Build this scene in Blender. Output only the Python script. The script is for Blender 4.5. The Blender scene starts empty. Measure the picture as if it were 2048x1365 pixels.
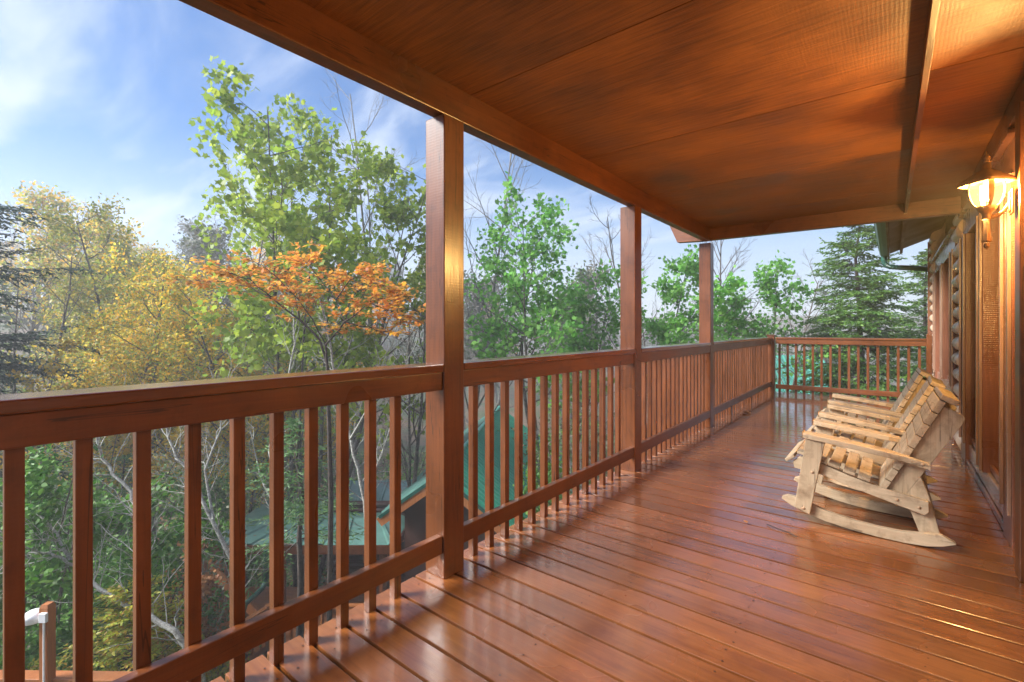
import bpy, math, random
import numpy as np
from mathutils import Vector, Matrix
R = math.radians
C = bpy.context.scene.collection
S = bpy.context.scene
# ------------------------------------------------------------------ camera
TH = R(38.85); FPX = 945.0; EYE = 1.25; HY = 657.0
cd = bpy.data.cameras.new("camera"); cam = bpy.data.objects.new("camera", cd); C.objects.link(cam)
cam.location = (0, 0, EYE); cam.rotation_euler = (R(90), 0, TH)
cd.sensor_width = 36; cd.lens = FPX/2048*36; cd.shift_y = -25.5/2048
cd.clip_start = .05; cd.clip_end = 2000
S.camera = cam
# ------------------------------------------------------------------ sky, sun, exposure
SUN_EL, SUN_AZ = 37, 221          # azimuth clockwise from +Y
w = bpy.data.worlds.new("World"); S.world = w; w.use_nodes = True
nt = w.node_tree; nt.nodes.clear()
def N(t, typ, **kw):
    n = t.nodes.new(typ)
    for k, v in kw.items():
        if k.startswith('in_'):
            n.inputs[int(k[3:]) if k[3:].isdigit() else k[3:].replace('_', ' ')].default_value = v
        else: setattr(n, k, v)
    return n
def ramp(t, stops, interp='LINEAR'):
    r = t.nodes.new('ShaderNodeValToRGB'); r.color_ramp.interpolation = interp
    e = r.color_ramp.elements
    while len(e) < len(stops): e.new(.5)
    for i, (p, c) in enumerate(stops):
        e[i].position = p; e[i].color = (c if hasattr(c, '__len__') else (c, c, c)) + (() if hasattr(c, '__len__') and len(c) == 4 else (1,)) if hasattr(c, '__len__') else (c, c, c, 1)
    return r
sky = N(nt, 'ShaderNodeTexSky', sky_type='NISHITA', sun_disc=False, sun_elevation=R(SUN_EL), sun_rotation=R(SUN_AZ), air_density=1.0, dust_density=.6, ozone_density=2.2)
tc = N(nt, 'ShaderNodeTexCoord')
sx = N(nt, 'ShaderNodeSeparateXYZ'); nt.links.new(tc.outputs['Generated'], sx.inputs[0])
zz = N(nt, 'ShaderNodeMath', operation='ADD', in_1=.22); nt.links.new(sx.outputs[2], zz.inputs[0])
zm = N(nt, 'ShaderNodeMath', operation='MAXIMUM', in_1=.05); nt.links.new(zz.outputs[0], zm.inputs[0])
dv = N(nt, 'ShaderNodeVectorMath', operation='DIVIDE')
cb = N(nt, 'ShaderNodeCombineXYZ')
for i in range(3): nt.links.new(zm.outputs[0], cb.inputs[i])
nt.links.new(tc.outputs['Generated'], dv.inputs[0]); nt.links.new(cb.outputs[0], dv.inputs[1])
mp = N(nt, 'ShaderNodeMapping'); mp.inputs['Rotation'].default_value = (0, 0, R(50)); mp.inputs['Scale'].default_value = (.55, 1.5, .3); mp.inputs['Location'].default_value = (7.1, 2.2, 0)
nt.links.new(dv.outputs[0], mp.inputs[0])
nz = N(nt, 'ShaderNodeTexNoise', in_Scale=2.1, in_Detail=8, in_Roughness=.55, in_Distortion=.4); nt.links.new(mp.outputs[0], nz.inputs['Vector'])
cr = ramp(nt, [(.38, 0.0), (.70, .8)], 'EASE'); nt.links.new(nz.outputs[0], cr.inputs[0])
hr = N(nt, 'ShaderNodeMapRange', in_1=-.02, in_2=.36, in_3=.88, in_4=0.0, clamp=True, interpolation_type='SMOOTHSTEP'); nt.links.new(sx.outputs[2], hr.inputs[0])
mx = N(nt, 'ShaderNodeMath', operation='MAXIMUM'); nt.links.new(cr.outputs[0], mx.inputs[0]); nt.links.new(hr.outputs[0], mx.inputs[1])
ml = N(nt, 'ShaderNodeMath', operation='MULTIPLY', in_1=.92); nt.links.new(mx.outputs[0], ml.inputs[0])
mc = N(nt, 'ShaderNodeMix', data_type='RGBA'); nt.links.new(ml.outputs[0], mc.inputs[0])
shs = N(nt, 'ShaderNodeHueSaturation', in_Saturation=1.9, in_Value=.46); nt.links.new(sky.outputs[0], shs.inputs['Color']); tnt = N(nt, 'ShaderNodeMix', data_type='RGBA', blend_type='MULTIPLY'); tnt.inputs[0].default_value = 1; tnt.inputs[7].default_value = (.96, .92, 1.04, 1); nt.links.new(shs.outputs[0], tnt.inputs[6]); nt.links.new(tnt.outputs[2], mc.inputs[6]); mc.inputs[7].default_value = (2.7, 3.0, 3.5, 1)
bg = N(nt, 'ShaderNodeBackground', in_Strength=.125); nt.links.new(mc.outputs[2], bg.inputs[0])
wo = N(nt, 'ShaderNodeOutputWorld'); nt.links.new(bg.outputs[0], wo.inputs[0])
sl = bpy.data.lights.new("sun", 'SUN'); sl.energy = 4.8; sl.angle = R(25); sl.color = (1, .97, .92)
so = bpy.data.objects.new("sun", sl); C.objects.link(so)
a, e_ = R(SUN_AZ), R(SUN_EL)
so.rotation_euler = Vector((math.sin(a)*math.cos(e_), math.cos(a)*math.cos(e_), math.sin(e_))).to_track_quat('Z', 'Y').to_euler()
S.view_settings.view_transform = 'Standard'; S.view_settings.look = 'None'; S.view_settings.gamma = 1; S.view_settings.use_curve_mapping = False
S.view_settings.exposure = 1.5
# ------------------------------------------------------------------ helpers
FW = Vector((-math.sin(TH), math.cos(TH), 0)); RT = Vector((math.cos(TH), math.sin(TH), 0))
def at(px, d): v = FW*d + RT*((px-1024)/FPX*d); return v.x, v.y
def zat(py, d): return EYE + (HY-py)/FPX*d
def pt(px, py, d): x, y = at(px, d); return Vector((x, y, zat(py, d)))
def sst(t): t = min(1, max(0, t)); return t*t*(3-2*t)
def tag(o, label=None, cat=None, group=None, kind=None):
    if label: o['label'] = label
    if cat: o['category'] = cat
    if group: o['group'] = group
    if kind: o['kind'] = kind
    return o
def empty(name, loc=(0, 0, 0), label=None, cat=None, group=None, rz=0):
    o = bpy.data.objects.new(name, None); C.objects.link(o); o.location = loc; o.rotation_euler = (0, 0, rz); o.empty_display_size = .1
    return tag(o, label, cat, group)
def copy_tree(o, parent=None):
    c = o.copy(); C.objects.link(c)
    if parent: c.parent = parent
    for ch in list(o.children): copy_tree(ch, c)
    return c
class MB:
    def __init__(s): s.v = []; s.f = []
    def add(s, vs, fs):
        b = len(s.v); s.v += [tuple(v) for v in vs]; s.f += [tuple(b+i for i in f) for f in fs]; return s
    def box(s, x0, x1, y0, y1, z0, z1):
        return s.add([(x0, y0, z0), (x1, y0, z0), (x1, y1, z0), (x0, y1, z0), (x0, y0, z1), (x1, y0, z1), (x1, y1, z1), (x0, y1, z1)],
                     [(0, 3, 2, 1), (4, 5, 6, 7), (0, 1, 5, 4), (1, 2, 6, 5), (2, 3, 7, 6), (3, 0, 4, 7)])
    def bar(s, p, q, wd, ht, up=(0, 0, 1)):       # box from p to q, section wd (side) x ht (up)
        p = Vector(p); q = Vector(q); d = (q-p).normalized(); u = Vector(up); sd = d.cross(u).normalized(); u = sd.cross(d).normalized()
        vs = []
        for c in (p, q):
            for a_, b_ in ((-1, -1), (1, -1), (1, 1), (-1, 1)): vs.append(c + sd*(a_*wd/2) + u*(b_*ht/2))
        return s.add(vs, [(0, 1, 2, 3)[::-1], (4, 5, 6, 7), (0, 1, 5, 4), (1, 2, 6, 5), (2, 3, 7, 6), (3, 0, 4, 7)])
    def prism(s, poly, y0, y1):                   # poly in (x,z), extruded along y
        n = len(poly); vs = [(x, y0, z) for x, z in poly] + [(x, y1, z) for x, z in poly]
        fs = [tuple(range(n)), tuple(range(2*n-1, n-1, -1))] + [(i, i+n, (i+1) % n+n, (i+1) % n) for i in range(n)]
        return s.add(vs, fs)
    def tube(s, pts, rad, n=5, cap=True):
        pts = [Vector(p) for p in pts]; m = len(pts); u = None; vs = []
        for i, p in enumerate(pts):
            d = (pts[min(i+1, m-1)]-pts[max(i-1, 0)])
            d = d.normalized() if d.length > 1e-9 else Vector((0, 0, 1))
            if u is None: u = d.orthogonal().normalized()
            else:
                u = u - d*u.dot(d); u = u.normalized() if u.length > 1e-6 else d.orthogonal().normalized()
            v = d.cross(u); r = rad[i] if hasattr(rad, '__len__') else rad
            for k in range(n):
                t = 2*math.pi*k/n; vs.append(p + u*(r*math.cos(t)) + v*(r*math.sin(t)))
        fs = [(i*n+k, i*n+(k+1) % n, (i+1)*n+(k+1) % n, (i+1)*n+k) for i in range(m-1) for k in range(n)]
        if cap: fs += [tuple(range(n))[::-1], tuple((m-1)*n+k for k in range(n))]
        return s.add(vs, fs)
    def lathe(s, prof, c=(0, 0, 0), n=24, cap=False):
        vs = [(c[0]+r*math.cos(2*math.pi*k/n), c[1]+r*math.sin(2*math.pi*k/n), c[2]+z) for r, z in prof for k in range(n)]
        m = len(prof)
        fs = [(i*n+k, i*n+(k+1) % n, (i+1)*n+(k+1) % n, (i+1)*n+k) for i in range(m-1) for k in range(n)]
        if cap: fs += [tuple(range(n))[::-1], tuple((m-1)*n+k for k in range(n))]
        return s.add(vs, fs)
    def build(s, name, mat, parent=None, bevel=0, smooth=False, org=None):
        if org is None: org = parent_world(parent)
        ox, oy, oz = org
        me = bpy.data.meshes.new(name); me.from_pydata([(x-ox, y-oy, z-oz) for x, y, z in s.v], [], s.f); me.update()
        return link(me, name, mat, parent, bevel, smooth, org)
def parent_world(p):
    x = y = z = 0.0
    while p: x += p.location[0]; y += p.location[1]; z += p.location[2]; p = p.parent
    return (x, y, z)
def link(me, name, mat, parent=None, bevel=0, smooth=False, org=(0, 0, 0)):
    me.materials.append(mat)
    if smooth: me.polygons.foreach_set('use_smooth', [True]*len(me.polygons))
    o = bpy.data.objects.new(name, me); C.objects.link(o)
    if parent: o.parent = parent
    else: o.location = org
    if bevel:
        b = o.modifiers.new('bevel', 'BEVEL'); b.width = bevel; b.segments = 2; b.limit_method = 'ANGLE'
    return o
def poly_mesh(name, V, k):                        # V: (N*k,3) array, every k vertices one face
    n = len(V)//k; me = bpy.data.meshes.new(name)
    me.vertices.add(len(V)); me.vertices.foreach_set('co', np.ascontiguousarray(V, dtype=np.float32).ravel())
    me.loops.add(n*k); me.loops.foreach_set('vertex_index', np.arange(n*k, dtype=np.int32))
    me.polygons.add(n); me.polygons.foreach_set('loop_start', np.arange(0, n*k, k, dtype=np.int32))
    me.update(calc_edges=True); return me
# ------------------------------------------------------------------ materials
def mat_new(name):
    m = bpy.data.materials.new(name); m.use_nodes = True; t = m.node_tree; b = t.nodes['Principled BSDF']; return m, t, b
def wood(name, dark, light, axis='x', rough=.35, bump=.25, saw=.0, coat=0., rv=.12, scale=1., spec=.5, dirt=0., crack=0.):
    m, t, b = mat_new(name); L = t.links.new
    tcn = N(t, 'ShaderNodeTexCoord'); oi = N(t, 'ShaderNodeObjectInfo'); ge = N(t, 'ShaderNodeNewGeometry')
    ad = N(t, 'ShaderNodeMath', operation='ADD'); L(oi.outputs['Random'], ad.inputs[0]); L(ge.outputs['Random Per Island'], ad.inputs[1])
    off = N(t, 'ShaderNodeVectorMath', operation='SCALE', in_0=(7.3, 11.1, 5.7)); L(ad.outputs[0], off.inputs['Scale'])
    va = N(t, 'ShaderNodeVectorMath', operation='ADD'); L(tcn.outputs['Object'], va.inputs[0]); L(off.outputs[0], va.inputs[1])
    mpn = N(t, 'ShaderNodeMapping'); k = {'x': (.9, 14, 14), 'y': (14, .9, 14), 'z': (14, 14, .9)}[axis]
    mpn.inputs['Scale'].default_value = tuple(c*scale for c in k); L(va.outputs[0], mpn.inputs[0])
    n1 = N(t, 'ShaderNodeTexNoise', in_Scale=3.2, in_Detail=7, in_Roughness=.62, in_Distortion=.6); L(mpn.outputs[0], n1.inputs['Vector'])
    n2 = N(t, 'ShaderNodeTexNoise', in_Scale=1.7, in_Detail=3, in_Roughness=.5); L(va.outputs[0], n2.inputs['Vector'])
    mxv = N(t, 'ShaderNodeMath', operation='MULTIPLY_ADD', in_1=.6); L(n2.outputs[0], mxv.inputs[0]); 
    m2 = N(t, 'ShaderNodeMath', operation='MULTIPLY', in_1=.6); L(n1.outputs[0], m2.inputs[0]); L(m2.outputs[0], mxv.inputs[2])
    rp = ramp(t, [(.36, dark), (.78, light)]); L(mxv.outputs[0], rp.inputs[0])
    hv = N(t, 'ShaderNodeHueSaturation'); L(rp.outputs[0], hv.inputs['Color'])
    vr = N(t, 'ShaderNodeMapRange', in_3=1-rv, in_4=1+rv); L(ge.outputs['Random Per Island'], vr.inputs[0]); L(vr.outputs[0], hv.inputs['Value'])
    colo = hv.outputs[0]
    if crack:
        mk = N(t, 'ShaderNodeMapping'); kk = {'x': (.8, 24, 24), 'y': (24, .8, 24), 'z': (24, 24, .8)}[axis]; mk.inputs['Scale'].default_value = kk; L(va.outputs[0], mk.inputs[0])
        nk = N(t, 'ShaderNodeTexNoise', in_Scale=1.0, in_Detail=2, in_Distortion=.3); L(mk.outputs[0], nk.inputs['Vector'])
        k1 = N(t, 'ShaderNodeMath', operation='SUBTRACT', in_1=.60); L(nk.outputs[0], k1.inputs[0]); k2 = N(t, 'ShaderNodeMath', operation='ABSOLUTE'); L(k1.outputs[0], k2.inputs[0])
        k3 = N(t, 'ShaderNodeMath', operation='LESS_THAN', in_1=.006); L(k2.outputs[0], k3.inputs[0]); k4 = N(t, 'ShaderNodeMath', operation='MULTIPLY', in_1=crack); L(k3.outputs[0], k4.inputs[0])
        mk2 = N(t, 'ShaderNodeMix', data_type='RGBA', blend_type='MULTIPLY'); L(k4.outputs[0], mk2.inputs[0]); L(colo, mk2.inputs[6]); mk2.inputs[7].default_value = (.2, .15, .12, 1); colo = mk2.outputs[2]
    if dirt:
        n5 = N(t, 'ShaderNodeTexNoise', in_Scale=9, in_Detail=6, in_Roughness=.65, in_Distortion=.4); L(va.outputs[0], n5.inputs['Vector'])
        n6 = N(t, 'ShaderNodeMapRange', in_1=.50, in_2=.72, in_3=0, in_4=dirt, clamp=True); L(n5.outputs[0], n6.inputs[0])
        md = N(t, 'ShaderNodeMix', data_type='RGBA', blend_type='MULTIPLY'); L(n6.outputs[0], md.inputs[0]); L(colo, md.inputs[6]); md.inputs[7].default_value = (.38, .30, .24, 1); colo = md.outputs[2]
    L(colo, b.inputs['Base Color'])
    rr = N(t, 'ShaderNodeMapRange', in_1=.3, in_2=.7, in_3=rough*.75, in_4=rough*1.35); L(n2.outputs[0], rr.inputs[0]); L(rr.outputs[0], b.inputs['Roughness'])
    b.inputs['Specular IOR Level'].default_value = spec
    if coat: b.inputs['Coat Weight'].default_value = coat; b.inputs['Coat Roughness'].default_value = rough*.6
    hgt = n1.outputs[0]
    if saw:
        ws = N(t, 'ShaderNodeTexWave', wave_type='BANDS', bands_direction={'x': 'X', 'y': 'Y', 'z': 'Z'}[axis], in_Scale=22., in_Distortion=2.5, in_Detail=2, in_Detail_Scale=1.5); L(va.outputs[0], ws.inputs['Vector'])
        ma = N(t, 'ShaderNodeMath', operation='MULTIPLY_ADD', in_1=saw); L(ws.outputs[1], ma.inputs[0]); L(n1.outputs[0], ma.inputs[2]); hgt = ma.outputs[0]
    bp = N(t, 'ShaderNodeBump', in_Strength=bump, in_Distance=.004); L(hgt, bp.inputs['Height']); L(bp.outputs[0], b.inputs['Normal'])
    m['_'] = 0; return m
RD, RL = (.060, .0155, .0035), (.165, .048, .011)
M = {}
for ax in 'xyz':
    M['w'+ax] = wood('stained_wood_'+ax, RD, RL, ax, .34, .3, .10, coat=.25, dirt=.6, crack=.8)
    M['tan'+ax] = wood('tan_paint_'+ax, (.34, .25, .155), (.58, .45, .30), ax, .55, .35, 0, rv=.14, dirt=.85, crack=.6)
M['cap'] = wood('wet_cap_rail', RD, RL, 'y', .2, .3, coat=.9, spec=.7); M['capx'] = wood('wet_cap_rail_x', RD, RL, 'x', .2, .3, coat=.9, spec=.7)
M['trimz'] = wood('window_trim', (.10, .034, .018), (.24, .09, .048), 'z', .3, .5, .5, coat=.5)
M['bead'] = wood('sheen_edge_bead', (.17, .09, .06), (.34, .21, .15), 'z', .22, .4, .3, coat=.8)  # paler than the trim: sky sheen on the front edges put into the colour
M['sill'] = wood('sheen_sill', (.26, .17, .13), (.48, .35, .28), 'y', .22, .4, .2, coat=.8, dirt=.6)  # grey sky sheen painted into the base colour, dirt mottling over it
M['trimy'] = wood('window_trim_y', (.10, .034, .018), (.24, .09, .048), 'y', .28, .4, .3, coat=.5)
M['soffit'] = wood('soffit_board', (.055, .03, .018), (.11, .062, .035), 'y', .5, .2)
M['log'] = wood('log_siding', (.36, .25, .17), (.58, .43, .31), 'y', .3, .3)
M['darklog'] = wood('dark_log', (.02, .008, .005), (.06, .02, .012), 'x', .5, .3)
M['orange'] = wood('orange_wood', (.22, .07, .02), (.42, .15, .04), 'z', .5, .2)
M['ceil'] = wood('ceiling_plywood', (.048, .014, .003), (.30, .100, .018), 'x', .45, .65, .08, scale=1.5)
def deck_mat():
    m = wood('deck_boards', (.11, .032, .008), (.26, .090, .024), 'x', .24, .32, 0, rv=.13, scale=.9, dirt=.35)
    t = m.node_tree; b = t.nodes['Principled BSDF']; L = t.links.new
    # rain-wet beyond the roof edge: smoother, with a beaded film of water
    tcn = N(t, 'ShaderNodeTexCoord'); s = N(t, 'ShaderNodeSeparateXYZ'); L(tcn.outputs['Object'], s.inputs[0])
    nn = N(t, 'ShaderNodeTexNoise', in_Scale=1.6, in_Detail=4); L(tcn.outputs['Object'], nn.inputs['Vector'])
    ad = N(t, 'ShaderNodeMath', operation='MULTIPLY_ADD', in_1=1.6); L(nn.outputs[0], ad.inputs[0]); L(s.outputs[1], ad.inputs[2])
    wet = N(t, 'ShaderNodeMapRange', in_1=5.6, in_2=7.0, interpolation_type='SMOOTHSTEP'); L(ad.outputs[0], wet.inputs[0])
    old = b.inputs['Roughness'].links[0].from_socket
    mxr = N(t, 'ShaderNodeMix'); L(wet.outputs[0], mxr.inputs[0]); L(old, mxr.inputs[2]); mxr.inputs[3].default_value = .05; L(mxr.outputs[0], b.inputs['Roughness'])
    ob = b.inputs['Normal'].links[0].from_socket
    vo = N(t, 'ShaderNodeTexNoise', in_Scale=24, in_Detail=2, in_Distortion=1.2); L(tcn.outputs['Object'], vo.inputs['Vector'])
    st = N(t, 'ShaderNodeMath', operation='MULTIPLY', in_1=.30); L(wet.outputs[0], st.inputs[0])
    b2 = N(t, 'ShaderNodeBump', in_Distance=.006); L(st.outputs[0], b2.inputs['Strength']); L(vo.outputs[0], b2.inputs['Height']); L(ob, b2.inputs['Normal'])
    # slow cupping of the boards
    n3 = N(t, 'ShaderNodeTexNoise', in_Scale=2.2, in_Detail=2); L(tcn.outputs['Object'], n3.inputs['Vector'])
    b3 = N(t, 'ShaderNodeBump', in_Distance=.03, in_Strength=.10); L(n3.outputs[0], b3.inputs['Height']); L(b2.outputs[0], b3.inputs['Normal']); L(b3.outputs[0], b.inputs['Normal'])
    b.inputs['Specular IOR Level'].default_value = .6; cw = N(t, 'ShaderNodeMapRange', in_3=.5, in_4=1.0); L(wet.outputs[0], cw.inputs[0]); L(cw.outputs[0], b.inputs['Coat Weight']); cro = N(t, 'ShaderNodeMapRange', in_3=.15, in_4=.03); L(wet.outputs[0], cro.inputs[0]); L(cro.outputs[0], b.inputs['Coat Roughness']); b.inputs['Coat IOR'].default_value = 1.6; b4 = N(t, 'ShaderNodeBump', in_Distance=.004, in_Strength=.10); L(vo.outputs[0], b4.inputs['Height']); b5 = N(t, 'ShaderNodeBump', in_Distance=.03, in_Strength=.05); L(n3.outputs[0], b5.inputs['Height']); L(b4.outputs[0], b5.inputs['Normal']); L(b5.outputs[0], b.inputs['Coat Normal'])
    return m
M['deck'] = deck_mat()
def plain(name, col, rough=.5, metal=0., noise=.15, nscale=8, bump=0.):
    m, t, b = mat_new(name); L = t.links.new
    tcn = N(t, 'ShaderNodeTexCoord'); nn = N(t, 'ShaderNodeTexNoise', in_Scale=nscale, in_Detail=5); L(tcn.outputs['Object'], nn.inputs['Vector'])
    rp = ramp(t, [(.3, tuple(c*(1-noise) for c in col)), (.7, tuple(min(1, c*(1+noise)) for c in col))]); L(nn.outputs[0], rp.inputs[0]); L(rp.outputs[0], b.inputs['Base Color'])
    b.inputs['Roughness'].default_value = rough; b.inputs['Metallic'].default_value = metal
    if bump:
        bp = N(t, 'ShaderNodeBump', in_Strength=bump, in_Distance=.01); L(nn.outputs[0], bp.inputs['Height']); L(bp.outputs[0], b.inputs['Normal'])
    return m
M['green_metal'] = plain('green_metal', (.012, .075, .055), .35, .0, .2)
M['teal_roof'] = plain('teal_roof', (.06, .42, .27), .3, .0, .15, 3)
M['fteal'] = plain('far_teal_roof', (.055, .27, .20), .4, .0, .2, 2)
M['dark_roof'] = plain('dark_green_roof', (.11, .23, .20), .22, .0, .15, 3)
M['bronze'] = plain('lantern_metal', (.15, .082, .038), .42, .3, .3, 20)
M['white'] = plain('white_plastic', (.75, .76, .78), .4, 0, .05)
M['bolt'] = plain('painted_bolt', (.42, .28, .17), .45, 0, .1)
M['nail'] = plain('rusty_nail', (.04, .018, .012), .5, .3)
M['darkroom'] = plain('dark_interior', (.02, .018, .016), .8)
gm, t, b = mat_new('window_glass'); b.inputs['Base Color'].default_value = (.03, .035, .04, 1); b.inputs['Roughness'].default_value = .04; b.inputs['Specular IOR Level'].default_value = .8
nn = N(t, 'ShaderNodeTexNoise', in_Scale=1.5); bp = N(t, 'ShaderNodeBump', in_Strength=.03); t.links.new(nn.outputs[0], bp.inputs['Height']); t.links.new(bp.outputs[0], b.inputs['Normal'])
M['glass'] = gm
def bark(name, c1, c2, sc=14):
    m, t, b = mat_new(name); L = t.links.new
    tcn = N(t, 'ShaderNodeTexCoord'); nn = N(t, 'ShaderNodeTexNoise', in_Scale=sc, in_Detail=6, in_Roughness=.7, in_Distortion=.8); L(tcn.outputs['Object'], nn.inputs['Vector'])
    rp = ramp(t, [(.38, c1), (.62, c2)]); L(nn.outputs[0], rp.inputs[0]); L(rp.outputs[0], b.inputs['Base Color']); b.inputs['Roughness'].default_value = .85
    bp = N(t, 'ShaderNodeBump', in_Strength=.6, in_Distance=.02); L(nn.outputs[0], bp.inputs['Height']); L(bp.outputs[0], b.inputs['Normal']); return m
M['bark'] = bark('grey_bark', (.05, .042, .035), (.16, .14, .12))
M['barkdark'] = bark('dark_bark', (.025, .018, .015), (.075, .055, .045))
M['lichen'] = bark('lichen_bark', (.16, .15, .13), (.46, .47, .43), 22)
M['barkpale'] = bark('pale_bark', (.14, .125, .11), (.30, .28, .26))
def leafmat(name, cols, trans=.35, rough=.5):
    m, t, b = mat_new(name); L = t.links.new
    ge = N(t, 'ShaderNodeNewGeometry'); rp = ramp(t, [(i/max(1, len(cols)-1), c) for i, c in enumerate(cols)]); L(ge.outputs['Random Per Island'], rp.inputs[0])
    tcn = N(t, 'ShaderNodeTexCoord'); nn = N(t, 'ShaderNodeTexNoise', in_Scale=.9, in_Detail=2); L(tcn.outputs['Object'], nn.inputs['Vector'])
    mr = N(t, 'ShaderNodeMapRange', in_1=.3, in_2=.7, in_3=.65, in_4=1.3); L(nn.outputs[0], mr.inputs[0])
    hv = N(t, 'ShaderNodeHueSaturation'); L(rp.outputs[0], hv.inputs['Color']); L(mr.outputs[0], hv.inputs['Value'])
    L(hv.outputs[0], b.inputs['Base Color']); b.inputs['Roughness'].default_value = rough; b.inputs['Specular IOR Level'].default_value = .3
    tr = N(t, 'ShaderNodeBsdfTranslucent'); L(hv.outputs[0], tr.inputs[0])
    ms = N(t, 'ShaderNodeMixShader', in_0=trans); L(b.outputs[0], ms.inputs[1]); L(tr.outputs[0], ms.inputs[2]); L(ms.outputs[0], t.nodes['Material Output'].inputs[0]); return m
M['tulip'] = leafmat('spring_green_leaf', [(.17, .28, .03), (.27, .39, .045), (.40, .47, .06), (.20, .31, .045), (.34, .42, .05)], .5)
M['green'] = leafmat('green_leaf', [(.10, .30, .05), (.15, .39, .07), (.22, .44, .09), (.11, .29, .07)], .5)
M['olive'] = leafmat('olive_leaf', [(.15, .22, .045), (.26, .29, .05), (.42, .32, .05), (.16, .25, .05), (.50, .32, .045)], .5)
M['amber'] = leafmat('amber_leaf', [(.76, .40, .05), (.80, .58, .06), (.34, .38, .07), (.26, .36, .08), (.76, .40, .04), (.80, .62, .08), (.24, .34, .08)], .5)
M['orange_leaf'] = leafmat('orange_leaf', [(.70, .26, .05), (.76, .38, .06), (.76, .46, .05), (.68, .22, .06), (.78, .48, .12)], .5)
M['yellow'] = leafmat('yellow_leaf', [(.55, .38, .04), (.48, .30, .04), (.30, .30, .05)], .45)
M['gold'] = leafmat('golden_spray', [(.22, .30, .03), (.32, .38, .04), (.50, .40, .05), (.16, .26, .03), (.42, .22, .05), (.26, .32, .03)], .35)
M['brownleaf'] = leafmat('brown_leaf', [(.34, .15, .06), (.45, .22, .09), (.25, .1, .05)], .35)
M['hemlock'] = leafmat('hemlock_needle', [(.05, .14, .03), (.09, .20, .04), (.16, .28, .05), (.06, .15, .04)], .4)
M['pine'] = leafmat('dark_pine_needle', [(.012, .04, .025), (.02, .06, .035), (.03, .075, .04)], .2)
M['softpine'] = leafmat('soft_pine_needle', [(.06, .16, .05), (.10, .22, .07), (.15, .27, .09), (.07, .17, .06)], .3)
M['shrub'] = leafmat('shrub_leaf', [(.04, .14, .02), (.08, .22, .03), (.14, .30, .05), (.05, .16, .03), (.20, .33, .06)], .35)
M['mutedleaf'] = leafmat('muted_leaf', [(.08, .12, .06), (.12, .15, .08), (.16, .14, .09), (.09, .13, .07)], .3)
def ground_mat():
    m, t, b = mat_new('forest_floor'); L = t.links.new
    tcn = N(t, 'ShaderNodeTexCoord'); n1 = N(t, 'ShaderNodeTexNoise', in_Scale=.35, in_Detail=8, in_Roughness=.7); L(tcn.outputs['Object'], n1.inputs['Vector'])
    rp = ramp(t, [(.3, (.035, .05, .02)), (.45, (.06, .085, .03)), (.55, (.12, .085, .05)), (.7, (.17, .11, .065))]); L(n1.outputs[0], rp.inputs[0])
    n2 = N(t, 'ShaderNodeTexNoise', in_Scale=9, in_Detail=6); L(tcn.outputs['Object'], n2.inputs['Vector'])
    hv = N(t, 'ShaderNodeHueSaturation'); mr = N(t, 'ShaderNodeMapRange', in_1=.3, in_2=.7, in_3=.5, in_4=1.5); L(n2.outputs[0], mr.inputs[0]); L(mr.outputs[0], hv.inputs['Value']); L(rp.outputs[0], hv.inputs['Color'])
    L(hv.outputs[0], b.inputs['Base Color']); b.inputs['Roughness'].default_value = .95
    bp = N(t, 'ShaderNodeBump', in_Strength=.8, in_Distance=.1); L(n2.outputs[0], bp.inputs['Height']); L(bp.outputs[0], b.inputs['Normal']); return m
M['ground'] = ground_mat()
# ------------------------------------------------------------------ terrain
def gz(x, y):
    dx = max(0, -1.9-x, x-14); dy = max(0, y-10.9, -8-y); s = math.hypot(dx, dy)
    z = -3.0 - 3.9*sst(s/9)
    left = sst((-x - .6*y - 4)/40)                 # the hillside on the left
    z += left*sst((s-14)/60)*9 + sst((s-45)/120)*4.0 + 14*sst((s-150)/300)
    z += .35*math.sin(x*.31+1)*math.cos(y*.27)*sst(s/6) + .12*math.sin(x*1.3)*math.sin(y*1.1+.5)
    return z
g = []
def axis_pts(): 
    v = [0]; st = .7
    while v[-1] < 600: v.append(v[-1]+st); st *= 1.065
    return sorted([-a for a in v[1:]]+v)
ax_ = axis_pts(); n = len(ax_)
gm_ = MB(); gm_.v = [(x-6, y+8, gz(x-6, y+8)) for y in ax_ for x in ax_]
gm_.f = [(j*n+i, j*n+i+1, (j+1)*n+i+1, (j+1)*n+i) for j in range(n-1) for i in range(n-1)]
tag(gm_.build('ground', M['ground'], smooth=True), kind='structure')
# ------------------------------------------------------------------ porch deck
rnd = random.Random(5)
mb = MB(); PB = .1455; XL, XR = -1.88, .56
yb = 1.111 - PB*36
k = 0
while yb < 10.45:
    gap = .012 + rnd.random()*.003; y0, y1 = yb+gap/2, yb+PB-gap/2
    c = .003; h = rnd.uniform(-.0012, .0012); sec = [(y0+c, h), (y1-c, h), (y1-c*.3, h-c*.3), (y1, h-c), (y1, -.036), (y0, -.036), (y0, h-c), (y0+c*.3, h-c*.3)]
    xl = XL + rnd.uniform(-.006, .006)
    xs = [xl, -1.0, -.3, XR]; m = len(sec); vs = []
    bow = rnd.uniform(-.002, .002)
    for i, x in enumerate(xs):
        vs += [(x, y+(bow if i in (1, 2) else 0), z) for y, z in sec]
    fs = [(i*m+j, i*m+(j+1) % m, (i+1)*m+(j+1) % m, (i+1)*m+j) for i in range(3) for j in range(m)] + [tuple(range(m))[::-1], tuple(3*m+j for j in range(m))]
    mb.add(vs, fs); yb += PB
nf = len(mb.f); rn_ = random.Random(3); yb = 1.111-PB*36
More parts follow.
